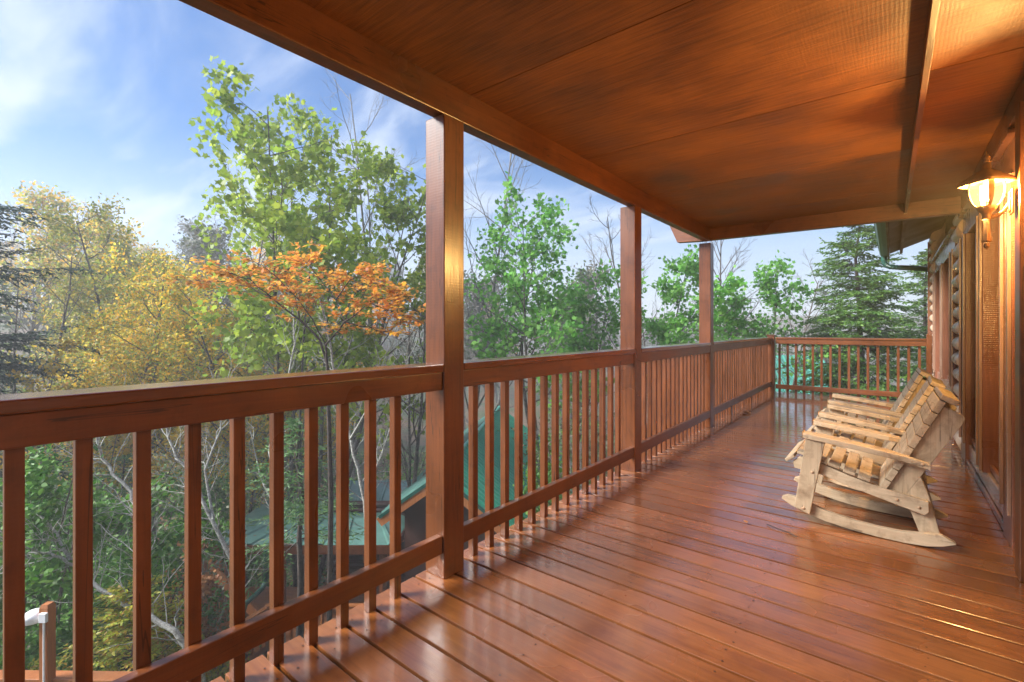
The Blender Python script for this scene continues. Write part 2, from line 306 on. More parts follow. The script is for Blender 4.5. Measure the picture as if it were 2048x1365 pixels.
while yb < 10.4:
    for x in (-1.8, -1.7, -1.1, -.5, .1, .5):
        for dy in (.035, .108):
            cx, cy, rr0 = x+rn_.uniform(-.008, .008), yb+dy+rn_.uniform(-.006, .006), rn_.uniform(.003, .0048)
            mb.add([(cx+rr0*math.cos(a_*math.pi/3), cy+rr0*math.sin(a_*math.pi/3), .0018) for a_ in range(6)], [(0, 1, 2, 3, 4, 5)])
    yb += PB
DECK = mb.build('porch_deck', M['deck']); DECK.data.materials.append(M['nail'])
for p_ in DECK.data.polygons[nf:]: p_.material_index = 1; tag(DECK, kind='structure')
mb = MB()
for x in (-1.7, -1.1, -.5, .1, .5): mb.box(x-.02, x+.02, -4.1, 10.4, -.24, -.0375)
mb.box(-1.84, -1.80, -4.1, 10.42, -.27, -.0375); mb.box(-1.80, .55, 10.40, 10.44, -.27, -.0375)
tag(mb.build('deck_framing', M['wy']), kind='structure')
bm_ = MB(); bm_.box(-.07, .07, -.07, .07, -3.4, -.27)
# ------------------------------------------------------------------ porch posts
def post(x1, y0, z1, label, w_=.14, wl=None, z0=0):
    r = empty('porch_post', (x1-w_/2, y0+w_/2, 0), label, 'post', 'posts carrying the porch roof')
    mb = MB(); mb.box(x1-w_, x1, y0, y0+w_, z0, z1); mb.build('shaft', M['wz'], r, bevel=.005)
    b = MB(); b.lathe([(0, .004), (.006, .003), (.008, 0)], (0, 0, 0), 8)
    for dz in (.075, .155): 
        q = MB(); q.add([(x1-w_+.03+v[0], y0-.0015-v[2], dz+v[1]) for v in b.v], b.f); q.build('bolt_head', M['white'] if dz < .1 and y0 < 2 else M['bronze'], r)
    return r
post(-1.734, 1.616, 2.32, 'thick reddish brown roof post nearest the viewer, grey sky sheen on its outer side')
post(-1.741, 3.864, 2.32, 'middle reddish brown roof post between the first and the last post')
post(-1.786, 6.20, 2.33, 'farthest full height roof post, standing under the corner of the porch roof')
post(-1.734, -.75, 2.32, 'reddish brown roof post at the near end of the porch roof')
# ------------------------------------------------------------------ railings
def baluster_mesh(p, z0, z1, w_, slant=0):
    m_ = MB(); h = w_/2; x, y = p
    # square section with a bevel-cut foot
    vs = []
    for z in (z0, z0+.028, z1):
        s = .55 if z == z0 else 1
        vs += [(x-h, y-h, z), (x+h*(s if z == z0 else 1), y-h, z), (x+h*(s if z == z0 else 1), y+h, z), (x-h, y+h, z)]
    fs = [(0, 3, 2, 1), (8, 9, 10, 11)] + [(i*4+k, i*4+(k+1) % 4, (i+1)*4+(k+1) % 4, (i+1)*4+k) for i in range(2) for k in range(4)]
    return m_.add(vs, fs)
def railing(p, q, bal, label, ztop=1.067, side=1, group='railing sections round the porch deck', inner=Vector((1, 0, 0)), bots=(.126, .216), foot=-.05):
    # p,q : (x,y) of the inner face line of the top fascia
    P, Q = Vector((*p, 0)), Vector((*q, 0)); d = (Q-P).normalized(); c = (P+Q)/2
    r = empty('porch_railing', (c.x, c.y, 0), label, 'railing', group)
    inn = inner
    def b(z0, z1, o0, o1, nm, mat, bev=.004, e=0):
        m_ = MB(); A = P-d*e; B = Q+d*e
        o = inn*((o0+o1)/2); m_.bar(A+o+Vector((0, 0, (z0+z1)/2)), B+o+Vector((0, 0, (z0+z1)/2)), abs(o1-o0), z1-z0); return m_.build(nm, mat, r, bevel=bev)
    ax = 'x' if abs(d.x) > .9 else 'y'; wm = M['w'+ax]
    b(ztop-.038, ztop, -.145, .012, 'cap_rail', M['capx' if ax == 'x' else 'cap'], .006, .0)
    b(ztop-.128, ztop-.040, -.040, .0, 'top_rail', wm)
    b(bots[0], bots[1], -.040, .0, 'bottom_rail', wm)
    rr = random.Random(int(abs(p[1])*100)+7)
    for s in bal:
        pos = P + d*s + inn*(-.0605)
        baluster_mesh((pos.x+rr.uniform(-.001, .001), pos.y), foot, ztop-.045, .038).build('baluster', wm if 0 else M['wz'], r, bevel=.002)
    return r
SP = .1365
X0 = -1.745
railing((X0, -.60), (X0, 1.616), [ -.0+ (yy+.60) for yy in [1.375-SP*i for i in range(0, 14)] if yy > -.55], 'near railing section running out of the photo at the left edge', 1.07)
railing((X0, 1.758), (-1.75, 3.864), [yy-1.758 for yy in [1.90+SP*i for i in range(14)] if yy < 3.83], 'railing section between the nearest and the middle post', 1.07)
railing((-1.755, 4.006), (-1.79, 6.20), [yy-4.006 for yy in [4.11+.132*i for i in range(16)] if yy < 6.15], 'railing section between the middle post and the far roof post', 1.07)
r4 = railing((-1.795, 6.342), (-1.835, 10.30), [yy-6.342 for yy in [6.43+.134*i for i in range(29)] if yy < 10.26], 'long railing section beyond the roof, running to the far deck corner', 1.075)
for yy in (7.35, 8.6):
    m_ = MB(); m_.box(-1.86, -1.82, yy-.03, yy+.03, 0, .126); m_.build('support_block', M['wz'], r4, bevel=.003)
railing((-1.76, 10.30), (.43, 10.30), [.06+.1365*i for i in range(16)], 'short end railing crossing the far end of the deck in front of the hemlock', 1.08, inner=Vector((0, -1, 0)), bots=(.085, .172))
r = empty('railing_post', (-1.84, 10.37, 0), 'short square railing post at the far deck corner with a flat cap', 'post', 'short railing posts')
m_ = MB(); m_.box(-1.90, -1.78, 10.29, 10.41, 0, 1.10); m_.build('shaft', M['wz'], r, bevel=.004)
m_ = MB(); m_.box(-1.915, -1.765, 10.275, 10.425, 1.102, 1.125); m_.build('cap', M['wz'], r, bevel=.006)
r = empty('railing_post', (.47, 10.37, 0), 'short railing post with chamfered top against the far log wall', 'post', 'short railing posts')
m_ = MB(); x0, x1, y0, y1 = .43, .50, 10.26, 10.37
m_.box(x0, x1, y0, y1, 0, 1.14); m_.add([(x0, y0, 1.141), (x1, y0, 1.141), (x1, y1, 1.141), (x0, y1, 1.141), (x0+.03, y0+.02, 1.18), (x1, y0+.02, 1.18), (x1, y1-.02, 1.18), (x0+.03, y1-.02, 1.18)], [(0, 3, 2, 1), (4, 5, 6, 7), (0, 1, 5, 4), (1, 2, 6, 5), (2, 3, 7, 6), (3, 0, 4, 7)])
m_.build('shaft', M['wz'], r, bevel=.003)
# ------------------------------------------------------------------ porch roof
CZ = 2.49
roof = empty('porch_roof', (-.6, 1, CZ), 'low porch roof with rough plywood ceiling and reddish brown beams, lit by the lantern', 'porch roof')  # unseen near end of the roof is cut to let sunlight in underneath
m_ = MB(); yy = 1.82-1.22*3
while yy < 6.1:
    m_.box(-1.80, .12, yy+.003, min(yy+1.217, 6.10), CZ, CZ+.012); m_.box(.123, .60, yy+.003, min(yy+1.217, 6.10), CZ, CZ+.012); yy += 1.22
m_.build('ceiling', M['ceil'], roof)
m_ = MB(); m_.add([(-1.820, -2, 2.32), (-1.736, -2, 2.32), (-1.736, -2, 2.53), (-1.820, -2, 2.53), (-1.836, 6.10, 2.33), (-1.762, 6.10, 2.33), (-1.762, 6.10, 2.53), (-1.836, 6.10, 2.53)],
                  [(0, 1, 2, 3), (7, 6, 5, 4), (0, 4, 5, 1), (1, 5, 6, 2), (2, 6, 7, 3), (3, 7, 4, 0)])
m_.build('eave_beam', M['wy'], roof, bevel=.005)
m_ = MB(); m_.prism([(-2.27, 2.585), (-2.17, 2.36), (-1.9, 2.345), (.62, 2.335), (.62, 2.528), (-2.27, 2.60)], 6.102, 6.19); m_.build('end_beam', M['wx'], roof, bevel=.004)
m_ = MB(); m_.add([(.125, -1.8, CZ-.10), (.15, -1.8, CZ-.10), (.15, -1.8, CZ-.002), (.125, -1.8, CZ-.002), (.09, 6.1, CZ-.10), (.115, 6.1, CZ-.10), (.115, 6.1, CZ-.002), (.09, 6.1, CZ-.002)],
                  [(0, 1, 2, 3), (7, 6, 5, 4), (0, 4, 5, 1), (1, 5, 6, 2), (2, 6, 7, 3), (3, 7, 4, 0)])
m_.build('ceiling_batten', M['wy'], roof, bevel=.002)
m_ = MB(); m_.add([(-2.13, -2.1, 2.66), (.62, -2.1, 3.5), (.62, -2.1, 3.56), (-2.13, -2.1, 2.72), (-2.13, 6.3, 2.66), (.62, 6.3, 3.5), (.62, 6.3, 3.56), (-2.13, 6.3, 2.72)],
                  [(0, 1, 2, 3), (7, 6, 5, 4), (0, 4, 5, 1), (1, 5, 6, 2), (2, 6, 7, 3), (3, 7, 4, 0)])
m_.build('roof_panel', M['dark_roof'], roof)
m_ = MB(); m_.box(-2.10, .62, 6.22, 6.24, 2.60, 2.70); m_.build('gable_fascia', M['wx'], roof)
# ------------------------------------------------------------------ cabin
cabin = empty('log_cabin', (2, 3, -3), 'log cabin wall on the right with pale rounded logs and trimmed windows', 'cabin')
WX = .572
LR = .0835
for ya, yb_, wo in ((-5, 3.50, .05), (6.37, 7.12, 0), (10.28, 10.93, -.02)):
    m_ = MB(); zc = .0; rl = random.Random(int(ya*7+50)); prof = []
    while zc < 3.3:
        dx_ = rl.uniform(-.008, .008); rr_ = LR*rl.uniform(.97, 1.0)
        prof += [(WX+wo+dx_+.03-rr_*1.12*math.cos(t), zc+LR+rr_*math.sin(t)) for t in [R(-84)+R(168)*i/10 for i in range(11)]]; zc += 2*LR
    n_ = len(prof); back = [(.66, prof[-1][1]), (.66, prof[0][1])]; pf = prof+back; m_.add([(x, y_, z_) for y_ in (ya, yb_) for x, z_ in pf], [(i, i+1, n_+3+i, n_+2+i) for i in range(n_-1)] + [tuple(range(n_+2))[::-1], tuple(range(n_+2, 2*n_+4))])
    o = m_.build('log_wall', M['log'], cabin)
    for p_ in o.data.polygons: p_.use_smooth = len(p_.vertices) == 4
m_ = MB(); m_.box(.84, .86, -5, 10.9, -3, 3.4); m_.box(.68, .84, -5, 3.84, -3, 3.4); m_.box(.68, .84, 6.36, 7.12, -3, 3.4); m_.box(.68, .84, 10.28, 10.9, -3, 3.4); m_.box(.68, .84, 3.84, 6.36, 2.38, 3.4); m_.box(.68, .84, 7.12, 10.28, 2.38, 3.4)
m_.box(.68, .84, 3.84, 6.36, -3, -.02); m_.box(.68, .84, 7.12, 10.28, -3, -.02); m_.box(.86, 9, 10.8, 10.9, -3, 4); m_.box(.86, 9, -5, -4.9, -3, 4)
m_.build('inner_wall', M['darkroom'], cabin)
m_ = MB(); m_.box(.475, .64, 10.93, 10.97, -3, 2.75); m_.build('corner_trim', M['trimz'], cabin, bevel=.003)
def window(openings, y0, y1, zsill, zt=2.13, zh=2.335):
    wl = MB(); xf = .535                                            # header board with drip cap
    wl.box(xf, .68, y0, y1, zt, zh); h = wl.build('window', M['trimy'], cabin, bevel=.004)
    m_ = MB(); m_.box(xf-.035, .68, y0-.05, y1+.05, zh+.002, zh+.03); m_.build('drip_cap', M['trimy'], h, bevel=.003)
    m_ = MB(); m_.add([(xf+.012, y0+.02, 0.0), (.83, y0+.02, 0.0), (.83, y0+.02, zsill), (xf+.012, y0+.02, zsill-.03), (xf+.012, y1-.02, 0.0), (.83, y1-.02, 0.0), (.83, y1-.02, zsill), (xf+.012, y1-.02, zsill-.03)],
                      [(0, 1, 2, 3), (7, 6, 5, 4), (0, 4, 5, 1), (1, 5, 6, 2), (2, 6, 7, 3), (3, 7, 4, 0)])
    m_.build('sill', M['sill'], h, bevel=.004)
    m_ = MB(); m_.box(xf-.006, xf+.010, y0+.27, y1-.02, .004, .045); m_.build('sill_moulding', M['trimy'], h, bevel=.004)
    m_ = MB(); m_.box(xf+.03, xf+.05, y0+.1, y1-.1, zsill-.012, zsill+.03); m_.build('screen_track', M['white'] if 0 else M['trimy'], h, bevel=.002)
    edges = [y0] + [e for o in openings for e in o] + [y1]
    for i in range(0, len(edges), 2):
        a_, b_ = edges[i], edges[i+1]
        if b_-a_ < .01: continue
        m_ = MB(); m_.box(xf-.012, .825, a_, b_, zsill-.034 if i and i < len(edges)-2 else 0.0, zt-.002); m_.build('mullion' if 0 < i < len(edges)-2 else 'jamb', M['trimz'], h, bevel=.004)
        m_ = MB(); m_.box(xf-.030, xf-.0125, a_, a_+.028, zsill-.02, zt-.004); m_.box(xf-.030, xf-.0125, b_-.028, b_, zsill-.02, zt-.004); m_.build('edge_bead', M['bead'], h, bevel=.003)
    for a_, b_ in openings:
        m_ = MB(); m_.box(.74, .752, a_, b_, zsill+.002, zt-.002); m_.build('pane', M['glass'], h)
window([(4.11, 4.96), (5.15, 6.03)], 3.84, 6.36, .205)
window([(7.42, 8.6), (8.78, 9.96)], 7.12, 10.27, .6)
m_ = MB(); m_.box(.50, .68, -4.2, 6.1, 2.37, 2.488); m_.build('ceiling_trim', M['wy'], cabin, bevel=.004)
m_ = MB(); m_.box(.487, .60, 3.38, 3.50, 0.0, 2.368); m_.build('corner_board', M['wz'], cabin, bevel=.004)
m_ = MB(); m_.box(.575, .60, 3.502, 3.838, 0.0, 2.368); m_.build('siding_board', M['trimz'], cabin, bevel=.004)
# eave of the main roof beyond the porch
E0, E1 = 6.24, 10.98
m_ = MB(); m_.add([(-.04, E0, 2.60), (.62, E0, 2.86), (.62, E0, 2.90), (-.04, E0, 2.64), (-.04, E1, 2.60), (.62, E1, 2.86), (.62, E1, 2.90), (-.04, E1, 2.64)],
                  [(0, 1, 2, 3), (7, 6, 5, 4), (0, 4, 5, 1), (1, 5, 6, 2), (2, 6, 7, 3), (3, 7, 4, 0)])
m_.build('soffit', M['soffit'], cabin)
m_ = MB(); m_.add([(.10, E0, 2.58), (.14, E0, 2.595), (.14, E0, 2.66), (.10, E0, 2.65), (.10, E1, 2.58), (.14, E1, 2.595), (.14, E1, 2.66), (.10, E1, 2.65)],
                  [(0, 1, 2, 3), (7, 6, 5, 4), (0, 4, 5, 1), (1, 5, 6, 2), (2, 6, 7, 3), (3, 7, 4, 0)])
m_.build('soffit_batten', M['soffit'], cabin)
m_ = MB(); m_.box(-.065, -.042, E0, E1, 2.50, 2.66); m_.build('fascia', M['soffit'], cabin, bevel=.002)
m_ = MB(); m_.prism([(-.18, 2.66), (-.185, 2.60), (-.16, 2.55), (-.12, 2.535), (-.068, 2.535), (-.068, 2.66), (-.075, 2.66), (-.075, 2.545), (-.12, 2.545), (-.155, 2.56), (-.175, 2.60), (-.172, 2.66)], E0, E1)
m_.build('gutter', M['green_metal'], cabin)
m_ = MB(); path = [(-.12, 10.85, 2.56), (-.12, 10.85, 2.47), (-.11, 10.85, 2.42), (-.08, 10.85, 2.375), (-.03, 10.86, 2.35), (.10, 10.88, 2.33), (.3, 10.93, 2.31), (.47, 11.02, 2.29), (.53, 11.04, 2.25), (.54, 11.04, 2.1), (.54, 11.04, -2.9)]
pp, rr_ = [], []
for i in range(len(path)-1):
    a_, b_ = Vector(path[i]), Vector(path[i+1]); s_ = 6 if 0 < i < 5 else 1
    for k in range(s_): pp.append(a_.lerp(b_, k/s_)); rr_.append(.040 if k % 2 else .046)
pp.append(Vector(path[-1])); rr_.append(.045)
m_.tube(pp, rr_, 12); m_.build('downspout', M['green_metal'], cabin, smooth=False)
m_ = MB(); m_.add([(-.2, E0, 2.67), (3, E0, 3.95), (3, E0, 4.0), (-.2, E0, 2.72), (-.2, E1+.05, 2.67), (3, E1+.05, 3.95), (3, E1+.05, 4.0), (-.2, E1+.05, 2.72)],
                  [(0, 1, 2, 3), (7, 6, 5, 4), (0, 4, 5, 1), (1, 5, 6, 2), (2, 6, 7, 3), (3, 7, 4, 0)])
m_.add([(.5, -5, 3.5), (3, -5, 3.95), (3, -5, 4.0), (.5, -5, 3.55), (.5, E0-.01, 3.5), (3, E0-.01, 3.95), (3, E0-.01, 4.0), (.5, E0-.01, 3.55)],
       [(0, 1, 2, 3), (7, 6, 5, 4), (0, 4, 5, 1), (1, 5, 6, 2), (2, 6, 7, 3), (3, 7, 4, 0)])
m_.build('roof', M['dark_roof'], cabin)
# ------------------------------------------------------------------ wall lantern
def lantern(x, y, z, label):
    # z = brim height ; (x,y) = lamp axis
    L = empty('wall_lantern', (x, y, z), label, 'lantern')
    br = M['bronze']; NS = 48
    def starring(r0, r1, zz_, n=NS):          # square hood with concave sides, corners towards +-x and +-y
        return [(x+(r0*(1-abs(math.sin(2*t))**.8)+r1*abs(math.sin(2*t))**.8)*math.cos(t), y+(r0*(1-abs(math.sin(2*t))**.8)+r1*abs(math.sin(2*t))**.8)*math.sin(t), z+zz_) for t in [2*math.pi*k/n+R(8) for k in range(n)]]
    rings = [(.152, .118, -.012), (.156, .122, .0), (.148, .114, .010), (.110, .090, .030), (.075, .066, .050), (.042, .040, .066), (.024, .024, .076), (.022, .022, .112), (.001, .001, .112)]
    m_ = MB(); vs = []
    for r0, r1, dz in rings: vs += starring(r0, r1, dz)
    fs = [(i*NS+k, i*NS+(k+1) % NS, (i+1)*NS+(k+1) % NS, (i+1)*NS+k) for i in range(len(rings)-1) for k in range(NS)]
    m_.add(vs, fs); hood = m_.build('hood', br, L, smooth=True)
    m_ = MB(); m_.lathe([(.016, .108), (.026, .114), (.020, .122), (.016, .126), (.024, .134), (.015, .152), (.008, .160), (.003, .178)], (x, y, z), 16); m_.build('finial', br, hood, smooth=True)
    prof = [(.088, .0), (.093, -.03), (.092, -.06), (.084, -.095), (.068, -.125), (.045, -.145)]
    # four glass panels and four ribs
    for q in range(4):
        a0 = R(90*q+9+8); a1 = R(90*q+81+8); n_ = 8; m_ = MB(); vs = []
        for r_, dz in prof:
            for k in range(n_+1):
                t = a0+(a1-a0)*k/n_; vs.append((x+r_*math.cos(t), y+r_*math.sin(t), z+dz))
        m_.add(vs, [(i*(n_+1)+k, i*(n_+1)+k+1, (i+1)*(n_+1)+k+1, (i+1)*(n_+1)+k) for i in range(len(prof)-1) for k in range(n_)])
        m_.build('glass_panel', M['lampglass'], L, smooth=True)
        m_ = MB(); t0 = R(90*q+8); vs = []
        for r_, dz in prof:
            for dt in (-9, -5, 0, 5, 9):
                t = t0+R(dt); vs.append((x+(r_+.006)*math.cos(t), y+(r_+.006)*math.sin(t), z+dz))
            for dt in (9, -9):
                t = t0+R(dt); vs.append((x+(r_-.002)*math.cos(t), y+(r_-.002)*math.sin(t), z+dz))
        m_.add(vs, [(i*7+k, i*7+(k+1) % 7, (i+1)*7+(k+1) % 7, (i+1)*7+k) for i in range(len(prof)-1) for k in range(7)])
        m_.build('rib', br, L, smooth=False)
    m_ = MB(); m_.lathe([(.052, -.138), (.056, -.150), (.045, -.165), (.028, -.178), (.024, -.19), (.024, -.215)], (x, y, z), 20); m_.build('lower_cup', br, L, smooth=True)
    tail = [(.018, -.215), (.018, -.25), (.021, -.29), (.028, -.335), (.029, -.342), (.024, -.346), (.010, -.348)]
    m_ = MB(); m_.lathe(tail, (x, y, z), 4); tl = m_.build('tail', br, L, bevel=.003)
    m_ = MB(); m_.lathe([(.004, -.345), (.010, -.352), (.016, -.364), (.014, -.376), (.002, -.386)], (x, y, z), 14); m_.build('drop_ball', br, tl, smooth=True)
    m_ = MB(); m_.tube([(x, y, z-.205), (x+.03, y, z-.203), (x+.06, y, z-.195), (x+.085, y, z-.175), (x+.105, y, z-.145), (x+.12, y, z-.12)], [.012, .013, .012, .011, .011, .012], 10); m_.build('arm', br, L, smooth=True)
    m_ = MB(); m_.box(x+.115, x+.127, y-.055, y+.055, z-.20, z-.06); m_.box(x+.106, x+.1148, y-.038, y+.038, z-.185, z-.075); m_.build('back_plate', br, L, bevel=.006)
    m_ = MB(); m_.lathe([(.002, -.105), (.018, -.095), (.026, -.07), (.02, -.045), (.012, -.03), (.012, .0)], (x, y, z), 14); m_.build('bulb', M['bulb'], L, smooth=True)
    li = bpy.data.lights.new('lantern_light', 'POINT'); li.energy = 225; li.color = (1, .68, .30); li.shadow_soft_size = .042; li.specular_factor = .35
    lo = bpy.data.objects.new('lantern_light', li); C.objects.link(lo); lo.parent = L; lo.location = (0, 0, -.075); L.scale = (.74, .74, .90)
    return L
m, t, b = mat_new('lit_glass'); t.nodes.remove(b); L_ = t.links.new
tr = N(t, 'ShaderNodeBsdfTransparent', in_0=(1, .86, .6, 1)); em = N(t, 'ShaderNodeEmission', in_1=.95)
lw = N(t, 'ShaderNodeTexNoise', in_Scale=30); rp = ramp(t, [(.3, (1, .60, .17)), (.7, (1, .72, .3))]); L_(lw.outputs[0], rp.inputs[0]); L_(rp.outputs[0], em.inputs[0])
ms = N(t, 'ShaderNodeMixShader', in_0=.5); L_(tr.outputs[0], ms.inputs[1]); L_(em.outputs[0], ms.inputs[2]); L_(ms.outputs[0], t.nodes['Material Output'].inputs[0]); M['lampglass'] = m
m, t, b = mat_new('lit_bulb'); b.inputs['Emission Color'].default_value = (1, .8, .45, 1); b.inputs['Emission Strength'].default_value = 7; M['bulb'] = m
lantern(.380, 3.455, 2.008, 'lit bronze lantern with glowing amber glass on the window trim under the ceiling')
# ------------------------------------------------------------------ rocking chairs
def chair(label, x, y, rz=0, tilt=0):
    # local x as seen from the side (front = -x), near side y=0, far side y=.57
    ch = empty('rocking_chair', (0, 0, 0), label, 'rocking chair', 'tan wooden rocking chairs beside the log wall')
    org = (0, 0, 0); W = .57; T = M
    def P(name, poly, y0, y1, mat, bev=.004, par=ch): m_ = MB(); m_.prism(poly, y0, y1); return m_.build(name, mat, par, bevel=bev, org=org)
    lo = [(-.575, .118), (-.52, .085), (-.44, .055), (-.33, .028), (-.2, .010), (-.07, .001), (.06, .0), (.15, .008), (.22, .026), (.275, .052)]
    upp = [(.275, .058), (.215, .088), (.12, .074), (.04, .063), (-.07, .062), (-.2, .072), (-.33, .094), (-.42, .122), (-.485, .145), (-.54, .148), (-.57, .135)]
    for y0 in (0.02, W-.055): P('rocker', lo+upp, y0, y0+.035, T['tanx'])
    def bolts(par, pts, y_):
        for bx, bz in pts:
            q = MB(); s_ = -1 if y_ < .3 else 1
            prof = [(.0095, 0), (.009, .003), (.005, .006), (.0005, .007)]; n_ = 10
            q.add([(bx+r_*math.cos(2*math.pi*k/n_), y_+s_*h_, bz+r_*math.sin(2*math.pi*k/n_)) for r_, h_ in prof for k in range(n_)], [(i*n_+k, i*n_+(k+1) % n_, (i+1)*n_+(k+1) % n_, (i+1)*n_+k) for i in range(3) for k in range(n_)])
            q.build('bolt_head', T['bolt'], par, smooth=True, org=org)
    for y0 in (-.016, W-.018):
        l = P('front_leg', [(-.497, .094), (-.411, .060), (-.331, .530), (-.433, .545)], y0, y0+.034, T['tanz'])
        bolts(l, [(-.445, .095), (-.398, .335)], y0 if y0 < .3 else y0+.034)
    for y0 in (.02+.0355, W-.092):
        P('rear_leg', [(.119, .070), (.211, .078), (.160, .30), (.122, .404), (.045, .404), (.06, .25)], y0, y0+.035, T['tanz'])
    for y0 in (.019, W-.053):
        sr = P('seat_rail', [(-.51, .375), (-.50, .335), (-.35, .318), (-.111, .248), (.145, .182), (.162, .205), (.160, .262), (-.03, .296), (-.20, .338), (-.348, .388), (-.47, .415)], y0, y0+.034, T['tanx'])
        bolts(sr, [(.02, .245), (.118, .222)], y0 if y0 < .3 else y0+.034)
    # seat slats
    pr = [(-.545, .392), (-.455, .422), (-.365, .400), (-.285, .376), (-.208, .350), (-.135, .326)]
    for i in range(len(pr)):
        ax_c = pr[i]; a_ = R(-14) if i > 0 else R(20)
        if i == 0: ax_c = (-.525, .385); a_ = R(38)
        m_ = MB(); c_, s_ = math.cos(a_), math.sin(a_); hw, ht = .031, .009
        poly = [(ax_c[0]+u*c_-v*s_, ax_c[1]+.014+u*s_+v*c_) for u, v in ((-hw, -ht), (hw, -ht), (hw, ht), (-hw, ht))]
        m_.prism(poly, .0+.0175 if i in (1, 2) else .003, W-.0195 if i in (1, 2) else W-.003); m_.build('seat_slat', T['tany'], ch, bevel=.003, org=org)
    # back : side boards, slats, top board
    fd = Vector((.285, 0, .585)).normalized(); bk = Vector((fd.z, 0, -fd.x))
    B0 = Vector((-.070, 0, .285))
    for y0 in (.0545, W-.079):
        a_, b_ = B0+bk*.037, B0+bk*.037+fd*.60; c_, d_ = B0+bk*.037+fd*.585+bk*.105, B0+bk*.125+fd*.06
        P('back_side_board', [(a_.x, a_.z), (b_.x, b_.z), (b_.x+bk.x*.08, b_.z+bk.z*.08), (c_.x, c_.z), (c_.x+bk.x*.004-fd.x*.04, c_.z+bk.z*.004-fd.z*.04), (d_.x, d_.z), (d_.x-.03, d_.z-.03)], y0, y0+.024, T['tanz'], .003)
    for i in range(8):
        p0 = B0+fd*(i*.0785+.002); p1 = p0+fd*.0735; q1 = p1+bk*.035; q0 = p0+bk*.035
        P('back_slat', [(p0.x, p0.z), (p1.x, p1.z), (q1.x, q1.z), (q0.x, q0.z)], .03, W-.03, T['tany'], .0035)
    p0 = B0+fd*.6315; p1 = p0+fd*.030; q1 = p1+bk*.082; q0 = p0+bk*.082-fd*.004
    P('top_board', [(p0.x, p0.z), (p1.x, p1.z), (q1.x, q1.z), (q0.x, q0.z)], .022, W-.022, T['tany'], .004)
    # arms
    for sd in (0, 1):
        m_ = MB(); st = [(-.452, .545, .0, .085), (-.40, .541, -.012, .10), (-.2, .518, -.014, .105), (-.02, .492, -.010, .09), (.05, .478, 0, .05), (.165, .450, .008, .040)]
        vs = []
        for xx, z0, ya, yb_ in st:
            ya -= .02; yb_ -= .02
            if sd: ya, yb_ = W-ya, W-yb_
            zt_ = z0+(.034 if xx < 0 else .036)
            vs += [(xx, ya, z0), (xx, yb_, z0), (xx, yb_, zt_), (xx, ya, zt_)]
        m_.add(vs, [(0, 1, 2, 3), tuple(20+k for k in (3, 2, 1, 0))]+[(i*4+k, i*4+(k+1) % 4, (i+1)*4+(k+1) % 4, (i+1)*4+k) for i in range(5) for k in range(4)])
        bmq = m_.build('armrest', T['tanx'], ch, bevel=.005, org=org)
        bolts(bmq, [(.085, .487), (.132, .477)], -.012 if not sd else W+.012)
    m_ = MB(); m_.bar((-.43, -.0, .525), (-.43, W, .525), .03, .03)
    m_ = MB(); m_.box(-.03, .005, .055, W-.055, .235, .265); m_.build('cross_brace', T['tany'], ch, bevel=.003, org=org)
    ch.location = (x, y, .001); ch.rotation_euler = (0, tilt, rz)
    return ch
c1 = chair('tan wooden rocking chair nearest the viewer, shown whole from the side', 0.0, 3.55)
def cchair(x, y, rz, tilt, label):
    c = copy_tree(c1); c.location = (x, y, .001); c.rotation_euler = (0, tilt, rz); c['label'] = label; return c
cchair(-.012, 4.44, R(-1.2), R(.6), 'middle tan rocking chair, between the nearest and the farthest one')
cchair(-.02, 5.33, R(.8), R(-.5), 'farthest tan rocking chair, closest to the end railing')
#VEGETATION
# ------------------------------------------------------------------ plants : builders
OUT = {                                            # leaf outlines (x across, y along, z bend), unit length
 'kite': [(0, 0, 0), (.32, .42, .06), (0, 1, -.08), (-.32, .42, .06)],
 'oval': [(0, 0, 0), (.24, .22, .03), (.30, .52, .05), (.16, .82, .0), (0, 1, -.06), (-.16, .82, .0), (-.30, .52, .05), (-.24, .22, .03)],
 'lobe': [(0, 0, 0), (.30, .10, .05), (.52, .38, .02), (.28, .52, .05), (.42, .88, -.04), (.0, .72, .03), (-.42, .88, -.04), (-.28, .52, .05), (-.52, .38, .02), (-.30, .10, .05)],
 'needle': [(0, 0, 0), (.09, .5, .0), (0, 1, 0), (-.09, .5, 0)],
 'spray': [(0, 0, 0), (.22, .35, 0), (.12, .7, -.05), (0, 1, -.12), (-.12, .7, -.05), (-.22, .35, 0)],
}
def leaves(name, mat, parent, P, D, size, shape, seed, flat=.7, sv=.3, org=(0, 0, 0)):
    """P (n,3) stalk points, D (n,3) leaf directions; flat = how level the blades lie"""
    g = np.random.default_rng(seed); P = np.asarray(P, float); D = np.asarray(D, float); n = len(P)
    D = D/np.maximum(1e-6, np.linalg.norm(D, axis=1, keepdims=True))
    up = np.tile([0, 0, 1.], (n, 1))*flat + g.normal(size=(n, 3))*(1-flat)*.9
    X = np.cross(D, up); X /= np.maximum(1e-6, np.linalg.norm(X, axis=1, keepdims=True)); Z = np.cross(X, D)
    o = np.array(OUT[shape]); sz = (size*(1+g.uniform(-sv, sv, n)))[:, None, None]
    V = P[:, None, :] + sz*(o[None, :, 0:1]*X[:, None, :] + o[None, :, 1:2]*D[:, None, :] + o[None, :, 2:3]*Z[:, None, :])
    me = poly_mesh(name, V.reshape(-1, 3)-np.array(org), len(o)); return link(me, name, mat, parent, smooth=False, org=org)
